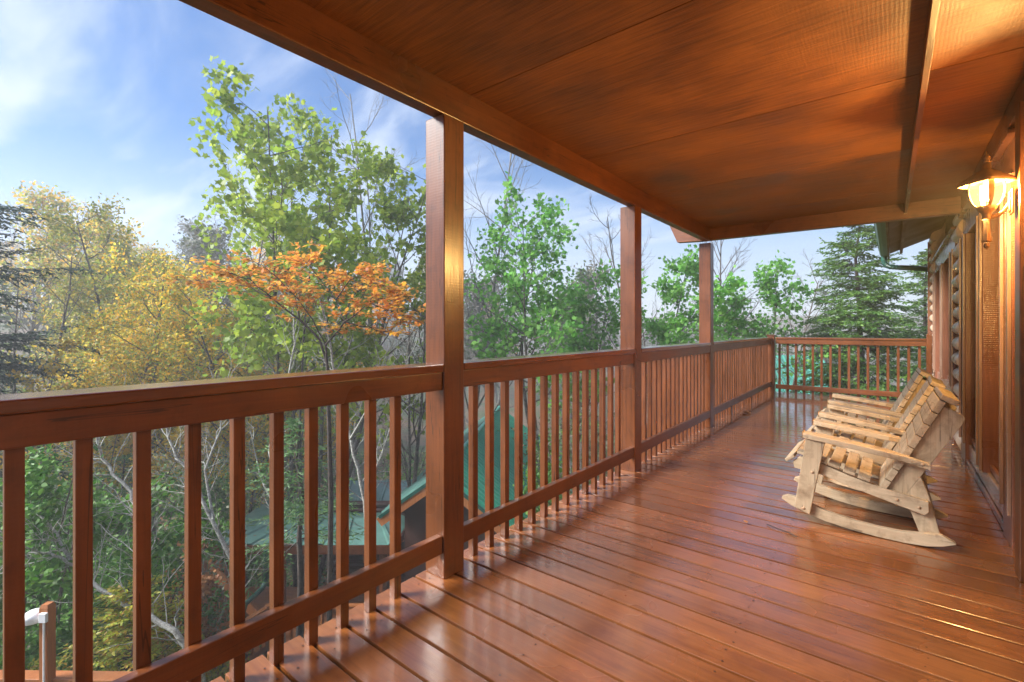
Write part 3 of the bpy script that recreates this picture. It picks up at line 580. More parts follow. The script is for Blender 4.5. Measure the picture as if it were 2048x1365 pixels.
def grow(mb, p, d, L, r, lev, maxlev, rg, tips, o, ns=5):
    """one limb and its side limbs; collects (point, direction) along the last level"""
    segs = 5 if lev < 2 else 4; pts = [p.copy()]; q = p.copy(); dd = d.normalized()
    for i in range(segs):
        dd = (dd + Vector((rg.gauss(0, 1), rg.gauss(0, 1), rg.gauss(0, 1)))*o['curl'] + Vector((0, 0, o['up'])) *(.5 if lev else 1)).normalized()
        q = q + dd*(L/segs); pts.append(q.copy())
    rad = [r*(1-.75*i/segs) for i in range(segs+1)]
    mb.tube(pts, rad, ns if lev < 2 else 3, cap=False)
    if lev >= maxlev:
        for i in range(1, segs+1): tips.append((pts[i], (pts[i]-pts[i-1]).normalized()))
        return
    k = o['kids'][lev]
    for j in range(k):
        t = o.get('t0', .25) + (1-o.get('t0', .25))*(j+rg.random())/k; f = t*segs; i = min(segs-1, int(f)); c = pts[i].lerp(pts[i+1], f-i)
        ax = (pts[i+1]-pts[i]).normalized(); side = ax.orthogonal().normalized(); side.rotate(Matrix.Rotation(rg.random()*6.283, 3, ax))
        a = R(rg.uniform(*o['ang'])); nd = ax*math.cos(a) + side*math.sin(a)
        if o.get('flatten'): nd.z *= o['flatten']
        grow(mb, c, nd, L*o['ratio']*rg.uniform(.7, 1.15)*(1-.35*t), max(o.get('rmin', .006), r*(1-.7*t)*.55), lev+1, maxlev, rg, tips, o, ns)
    if lev < maxlev: 
        tips.append((pts[-1], (pts[-1]-pts[-2]).normalized()))
def tree(name, label, cat, base, height, o, leaf=None, seed=1, group=None, bark='bark'):
    """base (x,y,z). o: stems, spread, crown0 (fraction), limb length, levels ... leaf: (mat, size, shape, per_tip, jitter, flat)"""
    rg = random.Random(seed); root = empty(name, base, label, cat, group); B = Vector(base)
    mb = MB(); tips = []
    for sidx in range(o.get('stems', 1)):
        d0 = Vector((rg.gauss(0, 1), rg.gauss(0, 1), 0))*o.get('spread', .05) + Vector((o.get('lean', (0, 0))[0], o.get('lean', (0, 0))[1], 1))
        d0.normalize(); n = 9; pts = [B + Vector((0, 0, -.3))]; q = B.copy() + Vector((rg.gauss(0, 1), rg.gauss(0, 1), 0))*(.12 if o.get('stems', 1) > 1 else 0); pts[0] = q + Vector((0, 0, -.3)); d = d0.copy()
        H = height*(1 if sidx == 0 else rg.uniform(.75, 1))
        for i in range(n):
            d = (d + Vector((rg.gauss(0, 1), rg.gauss(0, 1), 0))*o.get('wig', .05) + Vector((0, 0, o.get('tup', .03)))).normalized(); q = q + d*(H/n); pts.append(q.copy())
        r0 = o.get('r', .1)*(1 if sidx == 0 else .75)
        rad = [r0*(1-.88*(i/n)**.9)+.004 for i in range(n+1)]; mb.tube(pts, rad, 7, cap=False)
        k = o['limbs']//o.get('stems', 1)
        for j in range(k):
            u = o['c0'] + (1-o['c0'])*(j+rg.random())/k; f = u*n; i = min(n-1, int(f)); c = pts[i].lerp(pts[i+1], f-i)
            v = (u-o['c0'])/(1-o['c0']); env = o['env'](v)
            az = j*2.399+rg.uniform(-.5, .5) if 'azr' not in o else R(rg.uniform(*o['azr'])); el = R(rg.uniform(*o['el']))
            dr = Vector((math.cos(az)*math.cos(el), math.sin(az)*math.cos(el), math.sin(el)))
            grow(mb, c, dr, o['len']*env*rg.uniform(.75, 1.1), max(.01, r0*.42*(1-.6*v)), 0, o['lev'], rg, tips, o)
        tips.append((pts[-1], d))
    me_o = mb.build('trunk', M[bark], root, smooth=True, org=base)
    me_o.location = (0, 0, 0)
    if leaf:
        mat, size, shape, per, jit, flat = leaf
        g = np.random.default_rng(seed); T = np.array([t[0][:] for t in tips]); D = np.array([t[1][:] for t in tips])
        idx = np.repeat(np.arange(len(T)), per)
        keep = g.random(len(idx)) < o.get('dens', 1); idx = idx[keep]
        P = T[idx] + g.normal(size=(len(idx), 3))*jit; DD = D[idx]*.5 + g.normal(size=(len(idx), 3))*.8 + np.array([0, 0, -.15])
        lo = leaves('crown', M[mat], root, P, DD, size, shape, seed, flat, org=base); lo.location = (0, 0, 0)
    return root
def conifer(name, label, cat, base, height, rad, mat, seed=1, group=None, droop=-.12, c0=.08, n=90, dens=1., size=.085, shape='spray', env=lambda v: (1-v)**.75+.05, bark='barkdark', az=None, tw=.22, flat=.75, zs=.1):
    rg = random.Random(seed); root = empty(name, base, label, cat, group); B = Vector(base); mb = MB(); P = []; D = []
    pts = [B+Vector((rg.gauss(0, .05), rg.gauss(0, .05), height*i/8)) for i in range(9)]
    mb.tube(pts, [height*.016*(1-i/8.6)+.006 for i in range(9)], 7, cap=False)
    for j in range(n):
        v = (j+rg.random())/n; u = c0+(1-c0)*v; f = u*8; i = min(7, int(f)); c = pts[i].lerp(pts[i+1], f-i)
        a = rg.random()*6.283 if az is None else R(rg.uniform(*az)); L = rad*env(v)*rg.uniform(.65, 1.12); d = Vector((math.cos(a), math.sin(a), droop+.35*v+rg.gauss(0, zs)))
        m = max(4, int(L/.16)); q = c.copy(); bp = [q.copy()]
        for k in range(m):
            d = (d + Vector((rg.gauss(0, .07), rg.gauss(0, .07), -.03+rg.gauss(0, .03)))).normalized(); q = q+d*(L/m); bp.append(q.copy())
        mb.tube(bp, [max(.004, .018*L/rad*(1-k/(m+.5))) for k in range(m+1)], 3, cap=False)
        for k in range(1, m+1):
            if k/m < .18: continue
            for sgn in (-1, 1, 0):
                if rg.random() > dens: continue
                side = Vector((-d.y, d.x, 0)).normalized()*sgn; td = (d*.65+side*.85+Vector((0, 0, rg.gauss(-.05, .18)))).normalized()
                tl = tw*(L**.5)*(1.15-k/m*.6)*rg.uniform(.6, 1.2); a0 = bp[k]
                nn_ = max(3, int(tl/(size*.42)))
                for z in range(nn_):
                    p = a0+td*(tl*z/nn_)
                    sd = Vector((-td.y, td.x, 0))*(1 if z % 2 else -1)
                    P.append(p[:]); D.append((td*.7+sd*.6+Vector((0, 0, rg.gauss(-.1, .2))))[:])
    to = mb.build('trunk', M[bark], root, smooth=True, org=base); to.location = (0, 0, 0)
    lo = leaves('crown', M[mat], root, np.array(P), np.array(D), size, shape, seed, flat, org=base); lo.location = (0, 0, 0)
    return root
def place(root, px, d, rz=0, sc=1., label=None, dz=0, group=None):
    c = copy_tree(root); x, y = at(px, d); c.location = (x, y, gz(x, y)-.1+dz); c.rotation_euler = (0, 0, rz); c.scale = (sc, sc, sc)
    if label: c['label'] = label
    if group: c['group'] = group
    return c
def based(px, d, dz=0): x, y = at(px, d); return (x, y, gz(x, y)+dz)
round_env = lambda v: .35+.75*math.sin(math.pi*min(1, v*.85+.12))
# ------------------------------------------------------------------ tall trees seen over the rail
def hgt(px, d, py): b = based(px, d); return zat(py, d)-b[2]
def T(px, d, py): return based(px, d), hgt(px, d, py)
b_, h_ = T(600, 13.5, 245)
tree('tulip_tree', 'tall broad tree with large bright yellow green leaves left of the nearest post', 'tree', b_, h_, dict(stems=7, spread=.17, wig=.04, tup=.015, r=.09, limbs=91, c0=.42, env=lambda v: 1.1-.55*v, len=2.6, lev=2, kids=[4, 3], ratio=.55, ang=(25, 60), el=(15, 60), curl=.10, up=.06, dens=.72), ('tulip', .15, 'lobe', 4, .13, .35), 11)
b_, h_ = T(1095, 12.5, 440)
tree('green_tree', 'rounded tree with fresh green leaves between the nearest and the middle post', 'tree', b_, h_, dict(stems=3, spread=.16, wig=.06, r=.08, limbs=60, c0=.48, env=lambda v: 1.05-.45*v, len=2.0, lev=2, kids=[4, 3], ratio=.5, ang=(25, 65), el=(10, 50), curl=.12, up=.05, dens=.55), ('green', .12, 'lobe', 4, .12, .4), 12)
b_, h_ = T(1330, 14, 505)
tree('green_tree', 'slender green leaved tree seen between the middle and the far roof post', 'tree', b_, h_, dict(stems=2, spread=.1, wig=.06, r=.06, limbs=24, c0=.58, env=lambda v: 1.0-.4*v, len=1.15, lev=2, kids=[4, 3], ratio=.5, ang=(25, 65), el=(10, 55), curl=.12, up=.05, dens=.75), ('green', .115, 'lobe', 4, .12, .4), 13)
b_, h_ = T(1515, 14.5, 520)
tree('green_tree', 'small sparse green leaved tree above the far railing left of the hemlock', 'tree', b_, h_, dict(stems=2, spread=.12, wig=.08, r=.06, limbs=24, c0=.62, env=lambda v: 1.05-.5*v, len=1.25, lev=2, kids=[4, 3], ratio=.5, ang=(25, 65), el=(0, 50), curl=.14, up=.05, dens=.6), ('green', .12, 'lobe', 4, .14, .4), 14)
b_, h_ = T(268, 19, 455)
tree('mixed_tree', 'olive green tree turning yellow with a bushy rounded top on the left', 'tree', b_, h_, dict(stems=3, spread=.12, wig=.05, r=.12, limbs=60, c0=.35, env=lambda v: 1.15-.75*v, len=2.9, lev=2, kids=[5, 4], ratio=.5, ang=(25, 65), el=(10, 45), curl=.12, up=.04), ('olive', .10, 'oval', 5, .18, .4), 15)
b_, h_ = T(150, 21, 510)
tree('mixed_tree', 'muted olive tree behind the dark pine at the left edge', 'tree', b_, h_, dict(stems=2, spread=.12, wig=.05, r=.12, limbs=44, c0=.35, env=lambda v: 1.15-.7*v, len=2.6, lev=2, kids=[5, 3], ratio=.5, ang=(25, 65), el=(10, 45), curl=.12, up=.04), ('olive', .18, 'oval', 4, .18, .5), 16)
for i, (px, d, py, ln, lab) in enumerate([(330, 15, 545, 2.3, 'amber and orange leaved tree in the middle of the left view'), (160, 13.5, 600, 1.9, 'low amber tree with yellow edges left of the taller amber tree'), (470, 14, 590, 1.8, 'amber and green tree below the long branch of the small orange maple')]):
    b_, h_ = T(px, d, py)
    tree('amber_tree', lab, 'tree', b_, h_, dict(stems=3, spread=.16, wig=.06, r=.08, limbs=54, c0=.45, env=lambda v: 1.1-.5*v, len=ln, lev=2, kids=[5, 4], ratio=.5, ang=(25, 70), el=(5, 45), curl=.12, up=.03), ('amber', .085, 'oval', 4, .16, .45), 20+i)
b_, h_ = T(95, 10.5, 655)
tree('yellow_shrub', 'low shrub with clear yellow leaves at the left edge above the cap rail', 'shrub', b_, h_, dict(stems=4, spread=.2, wig=.06, r=.03, limbs=28, c0=.6, env=lambda v: 1.1-.4*v, len=.8, lev=1, kids=[4], ratio=.5, ang=(25, 70), el=(15, 60), curl=.12, up=.03, dens=.8), ('yellow', .10, 'oval', 4, .08, .5), 26)
# small orange maple with flat layered sprays
def maple():
    d0 = 8.0; bx, by = at(655, d0); b0 = (bx, by, gz(bx, by)); root = empty('orange_maple', b0, 'small maple with flat layers of orange leaves on dark forked branches', 'tree')
    rg = random.Random(4); mb = MB(); tips = []
    def pl(pts, r0, r1, ns=6):
        P3 = [pt(px, py, d0+dd) for px, py, dd in pts]; n = len(P3)
        out = []
        for i in range(n-1):
            for k in range(3): out.append(P3[i].lerp(P3[i+1], k/3) + Vector((rg.gauss(0, .006), rg.gauss(0, .006), rg.gauss(0, .006))))
        out.append(P3[-1]); m = len(out); mb.tube(out, [r0+(r1-r0)*i/(m-1) for i in range(m)], ns, cap=False); return out
    trunk = [(Vector(b0)+Vector((0, 0, -.3))), pt(662, 1000, d0), pt(655, 735, d0)]
    mb.tube(trunk, [.05, .042, .03], 7, cap=False)
    limbs = [[(655, 735, 0), (640, 680, .05), (600, 640, .15), (548, 600, .3), (500, 575, .5), (440, 563, .6), (380, 562, .7)],
             [(655, 735, 0), (652, 690, -.1), (690, 645, -.3), (740, 605, -.45), (790, 590, -.5)],
             [(652, 690, -.1), (625, 640, -.2), (596, 600, -.2), (560, 560, -.1), (530, 535, 0)],
             [(690, 645, -.3), (672, 600, -.1), (640, 560, .1), (615, 525, .2)],
             [(740, 605, -.45), (770, 620, -.6), (815, 632, -.7)],
             [(690, 645, -.3), (700, 600, .2), (730, 560, .5), (780, 575, .6)],
             [(600, 640, .15), (590, 590, .5), (560, 550, .8), (600, 520, .9)],
             [(548, 600, .3), (500, 560, 0), (450, 545, -.1)],
             [(672, 600, -.1), (700, 560, -.4), (735, 545, -.5)],
             [(690, 645, -.3), (735, 655, -.2), (770, 665, -.1)]]
    for l in limbs:
        big = l[0][1] > 700; ps = pl(l, .022 if big else .012, .004)
        n = len(ps)
        for i in range(int(n*.35), n):
            for sg in (-1, 1, 1):
                a = ps[i]; dr = (ps[i]-ps[i-1]).normalized(); side = dr.cross(Vector((0, 0, 1))).normalized()*sg
                dd = (dr*.6+side*rg.uniform(.5, 1)+Vector((0, 0, rg.gauss(.0, .10)))).normalized()
                o = dict(curl=.14, up=.0, kids=[2], ratio=.55, ang=(25, 50), flatten=.35, rmin=.0025, t0=.3)
                grow(mb, a, dd, rg.uniform(.25, .55), .006, 0, 1, rg, tips, o, 3)
    to = mb.build('trunk', M['barkdark'], root, smooth=True, org=b0); to.location = (0, 0, 0)
    g = np.random.default_rng(3); Tn = np.array([t[0][:] for t in tips]); Dn = np.array([t[1][:] for t in tips])
    Tn_keep = Tn[:, 2] > zat(668, d0); Tn = Tn[Tn_keep]; Dn = Dn[Tn_keep]
    idx = np.repeat(np.arange(len(Tn)), 2); P = Tn[idx] + g.normal(size=(len(idx), 3))*[.04, .04, .018]; DD = Dn[idx]*.6 + g.normal(size=(len(idx), 3))*[.7, .7, .22]
    lo = leaves('crown', M['orange_leaf'], root, P, DD, .085, 'oval', 5, .85, org=b0); lo.location = (0, 0, 0)
maple()
# conifers
b_, h_ = T(1722, 15, 425)
conifer('hemlock', 'feathery green hemlock beyond the end railing, its top touching the porch beam', 'tree', b_, h_, 2.5, 'hemlock', 31, n=480, c0=.2, zs=.28, flat=.45, env=lambda v: (1-v)**.65*1.0+.10, size=.10, tw=.36)
b_, h_ = T(1850, 17, 500)
conifer('hemlock', 'second hemlock mostly hidden behind the log wall under the green downspout', 'tree', b_, h_, 2.4, 'hemlock', 32, n=300, c0=.3, zs=.28, flat=.45, size=.1, tw=.36)
b_, h_ = T(-110, 11, 400)
conifer('pine', 'dark pine reaching layered branches into the photo from the left edge', 'tree', b_, h_, 2.9, 'pine', 33, n=170, c0=.40, droop=-.05, env=lambda v: .65+.4*math.sin(v*11)**2-.35*v, size=.12, shape='spray', tw=.40, dens=1)
conifer('young_pine', 'soft green young pine low down behind the balusters left of the cabins', 'tree', based(600, 9.0), 6.1, 1.5, 'softpine', 34, n=46, c0=.60, size=.13, shape='needle', tw=.34, flat=.3)
conifer('young_pine', 'soft green young pine in the dip behind the golden conifer', 'tree', based(250, 11), 5.2, 2.0, 'softpine', 35, n=70, c0=.15, size=.14, shape='needle', tw=.34, flat=.3)
b_ = based(240, 13.5); conifer('young_pine', 'darker green young pine behind the pale forked branches', 'tree', b_, 6.4, 2.1, 'hemlock', 36, n=90, c0=.05, size=.12, tw=.34)
# bare trees
bare = dict(stems=1, spread=.05, wig=.05, r=.09, limbs=26, c0=.25, env=lambda v: 1.1-.6*v, len=2.6, lev=2, kids=[6, 4], ratio=.5, ang=(20, 50), el=(35, 65), curl=.09, up=.07, rmin=.006)
bspec = [(945, 16, 235, 'leafless tree whose fine twigs show just right of the nearest post'), (1300, 17, 430, 'leafless tree with upright twigs right of the middle post'), (1445, 16, 470, 'leafless tree with upright twigs right of the far roof post'),
         (745, 15.5, 170, 'tall leafless tree with whip like twigs left of the nearest post'), (470, 19, 300, 'leafless grey tree behind the left flank of the tulip tree'), (20, 15, 500, 'leafless grey tree under the dark pine at the left edge'),
         (1180, 19, 520, 'leafless grey tree behind the rounded green tree'), (820, 12, 620, 'leafless dense grey tree close to the outer side of the nearest post'), (1560, 20, 560, 'leafless grey tree in the gap left of the hemlock')]
for i, (px, d, py, lab) in enumerate(bspec):
    b_, h_ = T(px, d, py); tree('bare_tree', lab, 'tree', b_, h_, dict(bare, stems=2 if i % 2 else 1, len=.26*h_), None, 40+i, bark='bark' if i % 3 else 'barkpale')
# far trees : four kinds, copied
protos = []
gl = 'hazy grey leafless tree in the background wood'
far0 = []
tg = {0: ('leafless grey tree standing in the misty background wood', 'leafless trees of the background wood'), 1: ('thin muted green tree in the misty background wood', 'muted green trees of the background wood'), 2: ('amber tinted tree in the background wood', 'amber trees of the background wood'), 3: ('dark evergreen in the misty background wood', 'evergreens of the background wood')}
rg = random.Random(77)
def fproto(kind, seed, px, d, h):
    b_ = based(px, d); lab, grp = tg[kind]
    if kind == 3: return conifer('far_evergreen', lab, 'tree', b_, h, h*.19, 'hemlock', seed, group=grp, n=60, c0=.1, size=.3, tw=.6, dens=.8)
    o = dict(bare, limbs=26, len=.24*h, kids=[5, 3], r=.11, rmin=.012, c0=.3, env=lambda v: 1.1-.65*v)
    return tree(['far_bare_tree', 'far_green_tree', 'far_amber_tree'][kind], lab, 'tree', b_, h, o, None if kind == 0 else (['', 'mutedleaf', 'amber'][kind], .2, 'oval', 2, .3, .4), seed, group=grp, bark='bark' if kind else 'barkpale')
pr = {0: [fproto(0, 61, 560, 26, 13), fproto(0, 62, 1000, 27, 12), fproto(0, 66, 700, 24, 12)], 1: [fproto(1, 63, 1120, 30, 11), fproto(1, 67, 420, 27, 12)], 2: [fproto(2, 64, 220, 27, 12)], 3: [fproto(3, 65, 1650, 34, 11)]}
ranked = []
def joined(items, name, kind):
    """bake many copies of a few prototypes into one mass, one material slot per prototype material"""
    me = bpy.data.meshes.new(name); VV, LV, LS, MI, mats, vo, lo_ = [], [], [], [], [], 0, 0
    for root, px, d, rz, sc in items:
        x, y = at(px, d); mw = Matrix.Translation((x, y, gz(x, y)-.1)) @ Matrix.Rotation(rz, 4, 'Z') @ Matrix.Scale(sc, 4); A_ = np.array(mw)
        for ch in root.children:
            m0 = ch.data; co = np.empty(len(m0.vertices)*3, np.float32); m0.vertices.foreach_get('co', co); co = co.reshape(-1, 3) @ A_[:3, :3].T + A_[:3, 3]
            lv = np.empty(len(m0.loops), np.int32); m0.loops.foreach_get('vertex_index', lv); ls = np.empty(len(m0.polygons), np.int32); m0.polygons.foreach_get('loop_start', ls)
            mt_ = m0.materials[0]
            if mt_ not in mats: mats.append(mt_)
            VV.append(co); LV.append(lv+vo); LS.append(ls+lo_); MI.append(np.full(len(ls), mats.index(mt_), np.int32)); vo += len(co); lo_ += len(lv)
    VV = np.concatenate(VV); LV = np.concatenate(LV); LS = np.concatenate(LS); MI = np.concatenate(MI)
    me.vertices.add(len(VV)); me.vertices.foreach_set('co', VV.astype(np.float32).ravel()); me.loops.add(len(LV)); me.loops.foreach_set('vertex_index', LV)
    me.polygons.add(len(LS)); me.polygons.foreach_set('loop_start', LS); 
    for m_x in mats: me.materials.append(m_x)
    me.polygons.foreach_set('material_index', MI); me.update(calc_edges=True)
    o = bpy.data.objects.new(name, me); C.objects.link(o); return tag(o, kind=kind)
mass = []
for i in range(175):
    d = 24 + 72*(i/175)**1.0; px = rg.uniform(-60, 1900)
    if px < 600: kind = rg.choices([0, 1, 2, 3], [3, 4, 4, 2])[0]
    elif px < 1250: kind = rg.choices([0, 1, 2, 3], [6, 3, .4, 1])[0]
    else: kind = rg.choices([0, 1, 2, 3], [6, 3, 0, 1])[0]
    sc = rg.uniform(.7, 1.05)*(.78 if px > 1250 else 1)
    if d > 34: mass.append((rg.choice(pr[kind]), px, d, rg.random()*6.28, sc)); continue
    ranked.append((place(rg.choice(pr[kind]), px, d, rg.random()*6.28, sc), px, d, kind))
for k_, L2 in {0: [(560, 26), (1000, 27), (700, 24)], 1: [(1120, 30), (420, 27)], 2: [(220, 27)], 3: [(1650, 34)]}.items():
    for q_, (a_, b2_) in zip(pr[k_], L2): ranked.append((q_, a_, b2_, k_))
ORD = ['leftmost', 'second from left', 'third from left', 'fourth from left', 'fifth from left', 'sixth from left', 'seventh from left', 'eighth from left', 'ninth from left', 'tenth from left', 'eleventh from left', 'twelfth from left'] + ['number %d from left' % i for i in range(13, 40)]
def rank_labels(items, kinds, zones):
    cells = {}
    for o, px, d, k in items:
        z = next(n for lim, n in zones if px < lim); cells.setdefault((k, z), []).append((px, o))
    for (k, z), L2 in cells.items():
        L2.sort(key=lambda t: t[0])
        for i, (_, o) in enumerate(L2):
            o['label'] = ('the one %s %s' % (kinds[k][0], z)) if len(L2) == 1 else '%s of the %s %s' % (ORD[i], kinds[k][1], z)
rank_labels(ranked, {0: ('leafless grey misty tree', 'leafless grey misty trees'), 1: ('thin muted green misty tree', 'thin muted green misty trees'), 2: ('hazy amber tree', 'hazy amber trees'), 3: ('dark misty evergreen', 'dark misty evergreens')},
    [(430, 'left of the tulip tree'), (890, 'behind the tulip tree'), (1257, 'behind the second railing section'), (1410, 'behind the third railing section'), (1640, 'behind the far long railing'), (9999, 'behind the hemlocks')])
joined(mass, 'far_wood', 'stuff')
# ------------------------------------------------------------------ neighbouring cabins
def Wd(u, v, z): p = FW*v + RT*u; return Vector((p.x, p.y, z))
def corrugated(mb, A, B, A2, B2, pitch, h):
    """ribbed sheet: A-B along the ridge, A2-B2 along the eave"""
    A, B, A2, B2 = map(Vector, (A, B, A2, B2)); nrm = (B-A).cross(A2-A).normalized(); nrm = nrm if nrm.z > 0 else -nrm; n = int((B-A).length/pitch)
    vs = []
    for i in range(n):
        for f, hh in ((0, 0), (.70, 0), (.76, h), (.94, h)):
            t = (i+f)/n; vs += [A.lerp(B, t)+nrm*hh, A2.lerp(B2, t)+nrm*hh]
    vs += [B, B2]; m = len(vs)//2
    vs2 = [v-nrm*.05 for v in (A, A2, B, B2)]
    mb.add(vs, [(2*i, 2*i+1, 2*i+3, 2*i+2) for i in range(m-1)]); mb.add(vs2, [(0, 2, 3, 1)])
# cabin with the teal gable roof
cb_ = empty('gabled_cabin', (-8.5, 11, -7), 'neighbour cabin with bright teal ribbed gable roof seen through the second railing section', 'cabin')
A = Vector((-7.83, 7.18, -2.0)); Bv = Vector((-12.58, 14.78, -2.0)); pr_ = Vector((.848, .53, 0))
A2 = A+pr_*3.3+Vector((0, 0, -2.5)); B2 = Bv+pr_*3.3+Vector((0, 0, -2.5)); A3 = A-pr_*1.4+Vector((0, 0, -1.0)); B3 = Bv-pr_*1.4+Vector((0, 0, -1.0))
m_ = MB(); corrugated(m_, A, Bv, A2, B2, .2, .055); m_.build('roof', M['teal_roof'], cb_)
m_ = MB(); corrugated(m_, A, Bv, A3, B3, .2, .055); m_.build('roof', M['dark_roof'], cb_)
m_ = MB(); m_.tube([A+Vector((0, 0, .02)), Bv+Vector((0, 0, .02))], .06, 6); m_.build('ridge_cap', M['teal_roof'], cb_)
rd = (A-Bv).normalized()
for P_ in (A2, A3):
    m_ = MB(); m_.bar(A+rd*.03-Vector((0, 0, .12)), P_+rd*.03-Vector((0, 0, .12)), .04, .2); m_.build('barge_board', M['orange'], cb_)
    m_ = MB(); m_.bar(A+rd*.05-Vector((0, 0, .0)), P_+rd*.05-Vector((0, 0, .0)), .03, .07); m_.build('edge_flashing', M['green_metal'], cb_)
i_ = -rd*.5; q0, q1 = A3+i_+pr_*.4, A2+i_-pr_*.4; pk = A+i_-Vector((0, 0, .2)); lowz = -9
vs = [Vector((q0.x, q0.y, lowz)), Vector((q1.x, q1.y, lowz)), Vector((q1.x, q1.y, q1.z+.1)), pk, Vector((q0.x, q0.y, q0.z+.1))]; bk_ = (Bv-A)*.93
m_ = MB(); m_.add(vs+[v+bk_ for v in vs], [(0, 1, 2, 3, 4), (9, 8, 7, 6, 5), (0, 5, 6, 1), (1, 6, 7, 2), (2, 7, 8, 3), (3, 8, 9, 4), (4, 9, 5, 0)]); m_.build('wall', M['darklog'], cb_)
# log cabin with a porch, lower left
cl = empty('porch_cabin', tuple(Wd(-4.6, 12, -7)), 'dark log cabin with green hipped porch roof and wooden deck below the near railing', 'cabin')
m_ = MB(); e0, e1 = Wd(-7.1, 10.9, -3.75), Wd(-2.7, 10.9, -3.75); k0, k1 = Wd(-6.2, 12.0, -3.58), Wd(-3.3, 12.0, -3.58); l0 = Wd(-7.1, 14, -3.75); l1 = Wd(-2.7, 14, -3.75)
corrugated(m_, k0, k1, e0, e1, .34, .035); m_.add([k0, e0, l0, k1, e1, l1], [(0, 2, 1), (3, 4, 5), (0, 3, 5, 2)]); m_.build('porch_roof', M['dark_roof'], cl)
m_ = MB(); m_.bar(e0+Vector((0, 0, -.11)), e1+Vector((0, 0, -.11)), .05, .19); m_.bar(e1+Vector((0, 0, -.11)), l1+Vector((0, 0, -.11)), .05, .19); m_.build('fascia', M['wx'], cl)
m_ = MB(); a0, a1, a2, a3 = Wd(-4.75, 12.5, -3.9), Wd(-2.5, 12.5, -3.9), Wd(-5.3, 14.6, -3.45), Wd(-2.3, 14.6, -3.45); corrugated(m_, a2, a3, a0, a1, .34, .035); m_.build('main_roof', M['dark_roof'], cl)
for q_ in range(1): m_ = MB(); m_.bar(Wd(-4.55, 12.0, -4.08), Wd(-2.75, 12.0, -4.08), .05, .17); m_.build('fascia', M['orange'], cl)
m_ = MB(); m_.bar(a0-Vector((0, 0, .12)), a1-Vector((0, 0, .12)), .05, .17); m_.build('fascia', M['wx'], cl)
m_ = MB(); c0_, c1_ = Wd(-4.7, 12.6, -8), Wd(-.9, 12.6, -8); f2, f3 = Wd(-4.7, 15.5, -8), Wd(-.9, 15.5, -8); hh = Vector((0, 0, 4.2)); m_.add([c0_, c1_, f3, f2, c0_+hh, c1_+hh, f3+hh, f2+hh], [(0, 1, 5, 4), (1, 2, 6, 5), (2, 3, 7, 6), (3, 0, 4, 7), (4, 5, 6, 7)]); m_.build('wall', M['darklog'], cl)
m_ = MB()
for i in range(14):
    z_ = -5.5+i*.16; m_.tube([Wd(-4.75, 12.56, z_), Wd(-.9, 12.56, z_)], .085, 8)
m_.build('log_course', M['darklog'], cl)
for u0 in (-3.9, -3.0):
    f_ = MB(); f_.bar(Wd(u0, 12.44, -4.9), Wd(u0, 12.44, -4.15), .05, .03, (1, 0, 0)); f_.bar(Wd(u0+.6, 12.44, -4.9), Wd(u0+.6, 12.44, -4.15), .05, .03, (1, 0, 0)); f_.bar(Wd(u0-.02, 12.44, -4.9), Wd(u0+.62, 12.44, -4.9), .03, .05); f_.bar(Wd(u0-.02, 12.44, -4.15), Wd(u0+.62, 12.44, -4.15), .03, .05)
    wn = f_.build('window', M['orange'], cl); m_ = MB(); m_.bar(Wd(u0+.03, 12.455, -4.52), Wd(u0+.57, 12.455, -4.52), .01, .7); m_.build('pane', M['glass'], wn)
m_ = MB()
for i in range(17):
    v_ = 10.05+i*.148; m_.bar(Wd(-7.0, v_, -5.6), Wd(-.9, v_, -5.6), .138, .04)
m_.build('deck_floor', M['orange'], cl)
m_ = MB()
for i in range(9): m_.bar(Wd(-7.35+i*.12, 10.95, -5.3), Wd(-7.35+i*.12, 10.95, -4.15), .11, .03, tuple(RT))
m_.build('stair_wall', M['orange'], cl)
def rail(parent, a, b, h=.95, sp=.16, mat=M['orange']):
    a, b = Vector(a), Vector(b); up_ = Vector((0, 0, 1))
    m_ = MB(); m_.bar(a+up_*h, b+up_*h, .12, .05); m_.build('handrail', mat, parent)
    m_ = MB(); m_.bar(a+up_*.12, b+up_*.12, .05, .09); m_.build('lower_rail', mat, parent)
    n_ = int((b-a).length/sp)
    for i in range(1, n_):
        c = a.lerp(b, i/n_); m_ = MB(); m_.bar(c+up_*.1, c+up_*(h-.03), .045, .045, (1, 0, 0)); m_.build('baluster', mat, parent)
    for c in (a, b): m_ = MB(); m_.bar(c-up_*.6, c+up_*(h+.05), .11, .11, (1, 0, 0)); m_.build('rail_post', mat, parent)
rw = empty('deck_railing', tuple(Wd(-3, 10.05, -5.58)), 'orange wooden railing with thin balusters along the lower cabin deck', 'railing'); rail(rw, Wd(-5.0, 10.0, -5.58), Wd(-.9, 10.0, -5.58))
rw = empty('stair_railing', tuple(Wd(-6, 10, -5.9)), 'orange sloping stair railing left of the lower cabin deck', 'railing'); rail(rw, Wd(-6.9, 8.7, -6.3), Wd(-5.15, 10.0, -5.6)); 
m_ = MB(); m_.tube([Wd(-5.6, 10.75, -3.8), Wd(-5.6, 10.75, -4.5), Wd(-5.63, 10.65, -4.62), Wd(-5.8, 10.3, -4.75), Wd(-5.83, 10.25, -4.9), Wd(-5.83, 10.25, -5.9)], .055, 10); m_.build('downspout', M['green_metal'], cl)
m_ = MB(); m_.bar(Wd(-6.9, 10.8, -4.2), Wd(-5.7, 10.5, -5.1), .05, .22); m_.build('stair_board', M['orange'], cl)
for u_ in (-5.35, -3.0): m_ = MB(); m_.bar(Wd(u_, 11.0, -5.6), Wd(u_, 11.0, -3.85), .13, .13, (1, 0, 0)); m_.build('porch_post', M['wz'], cl)
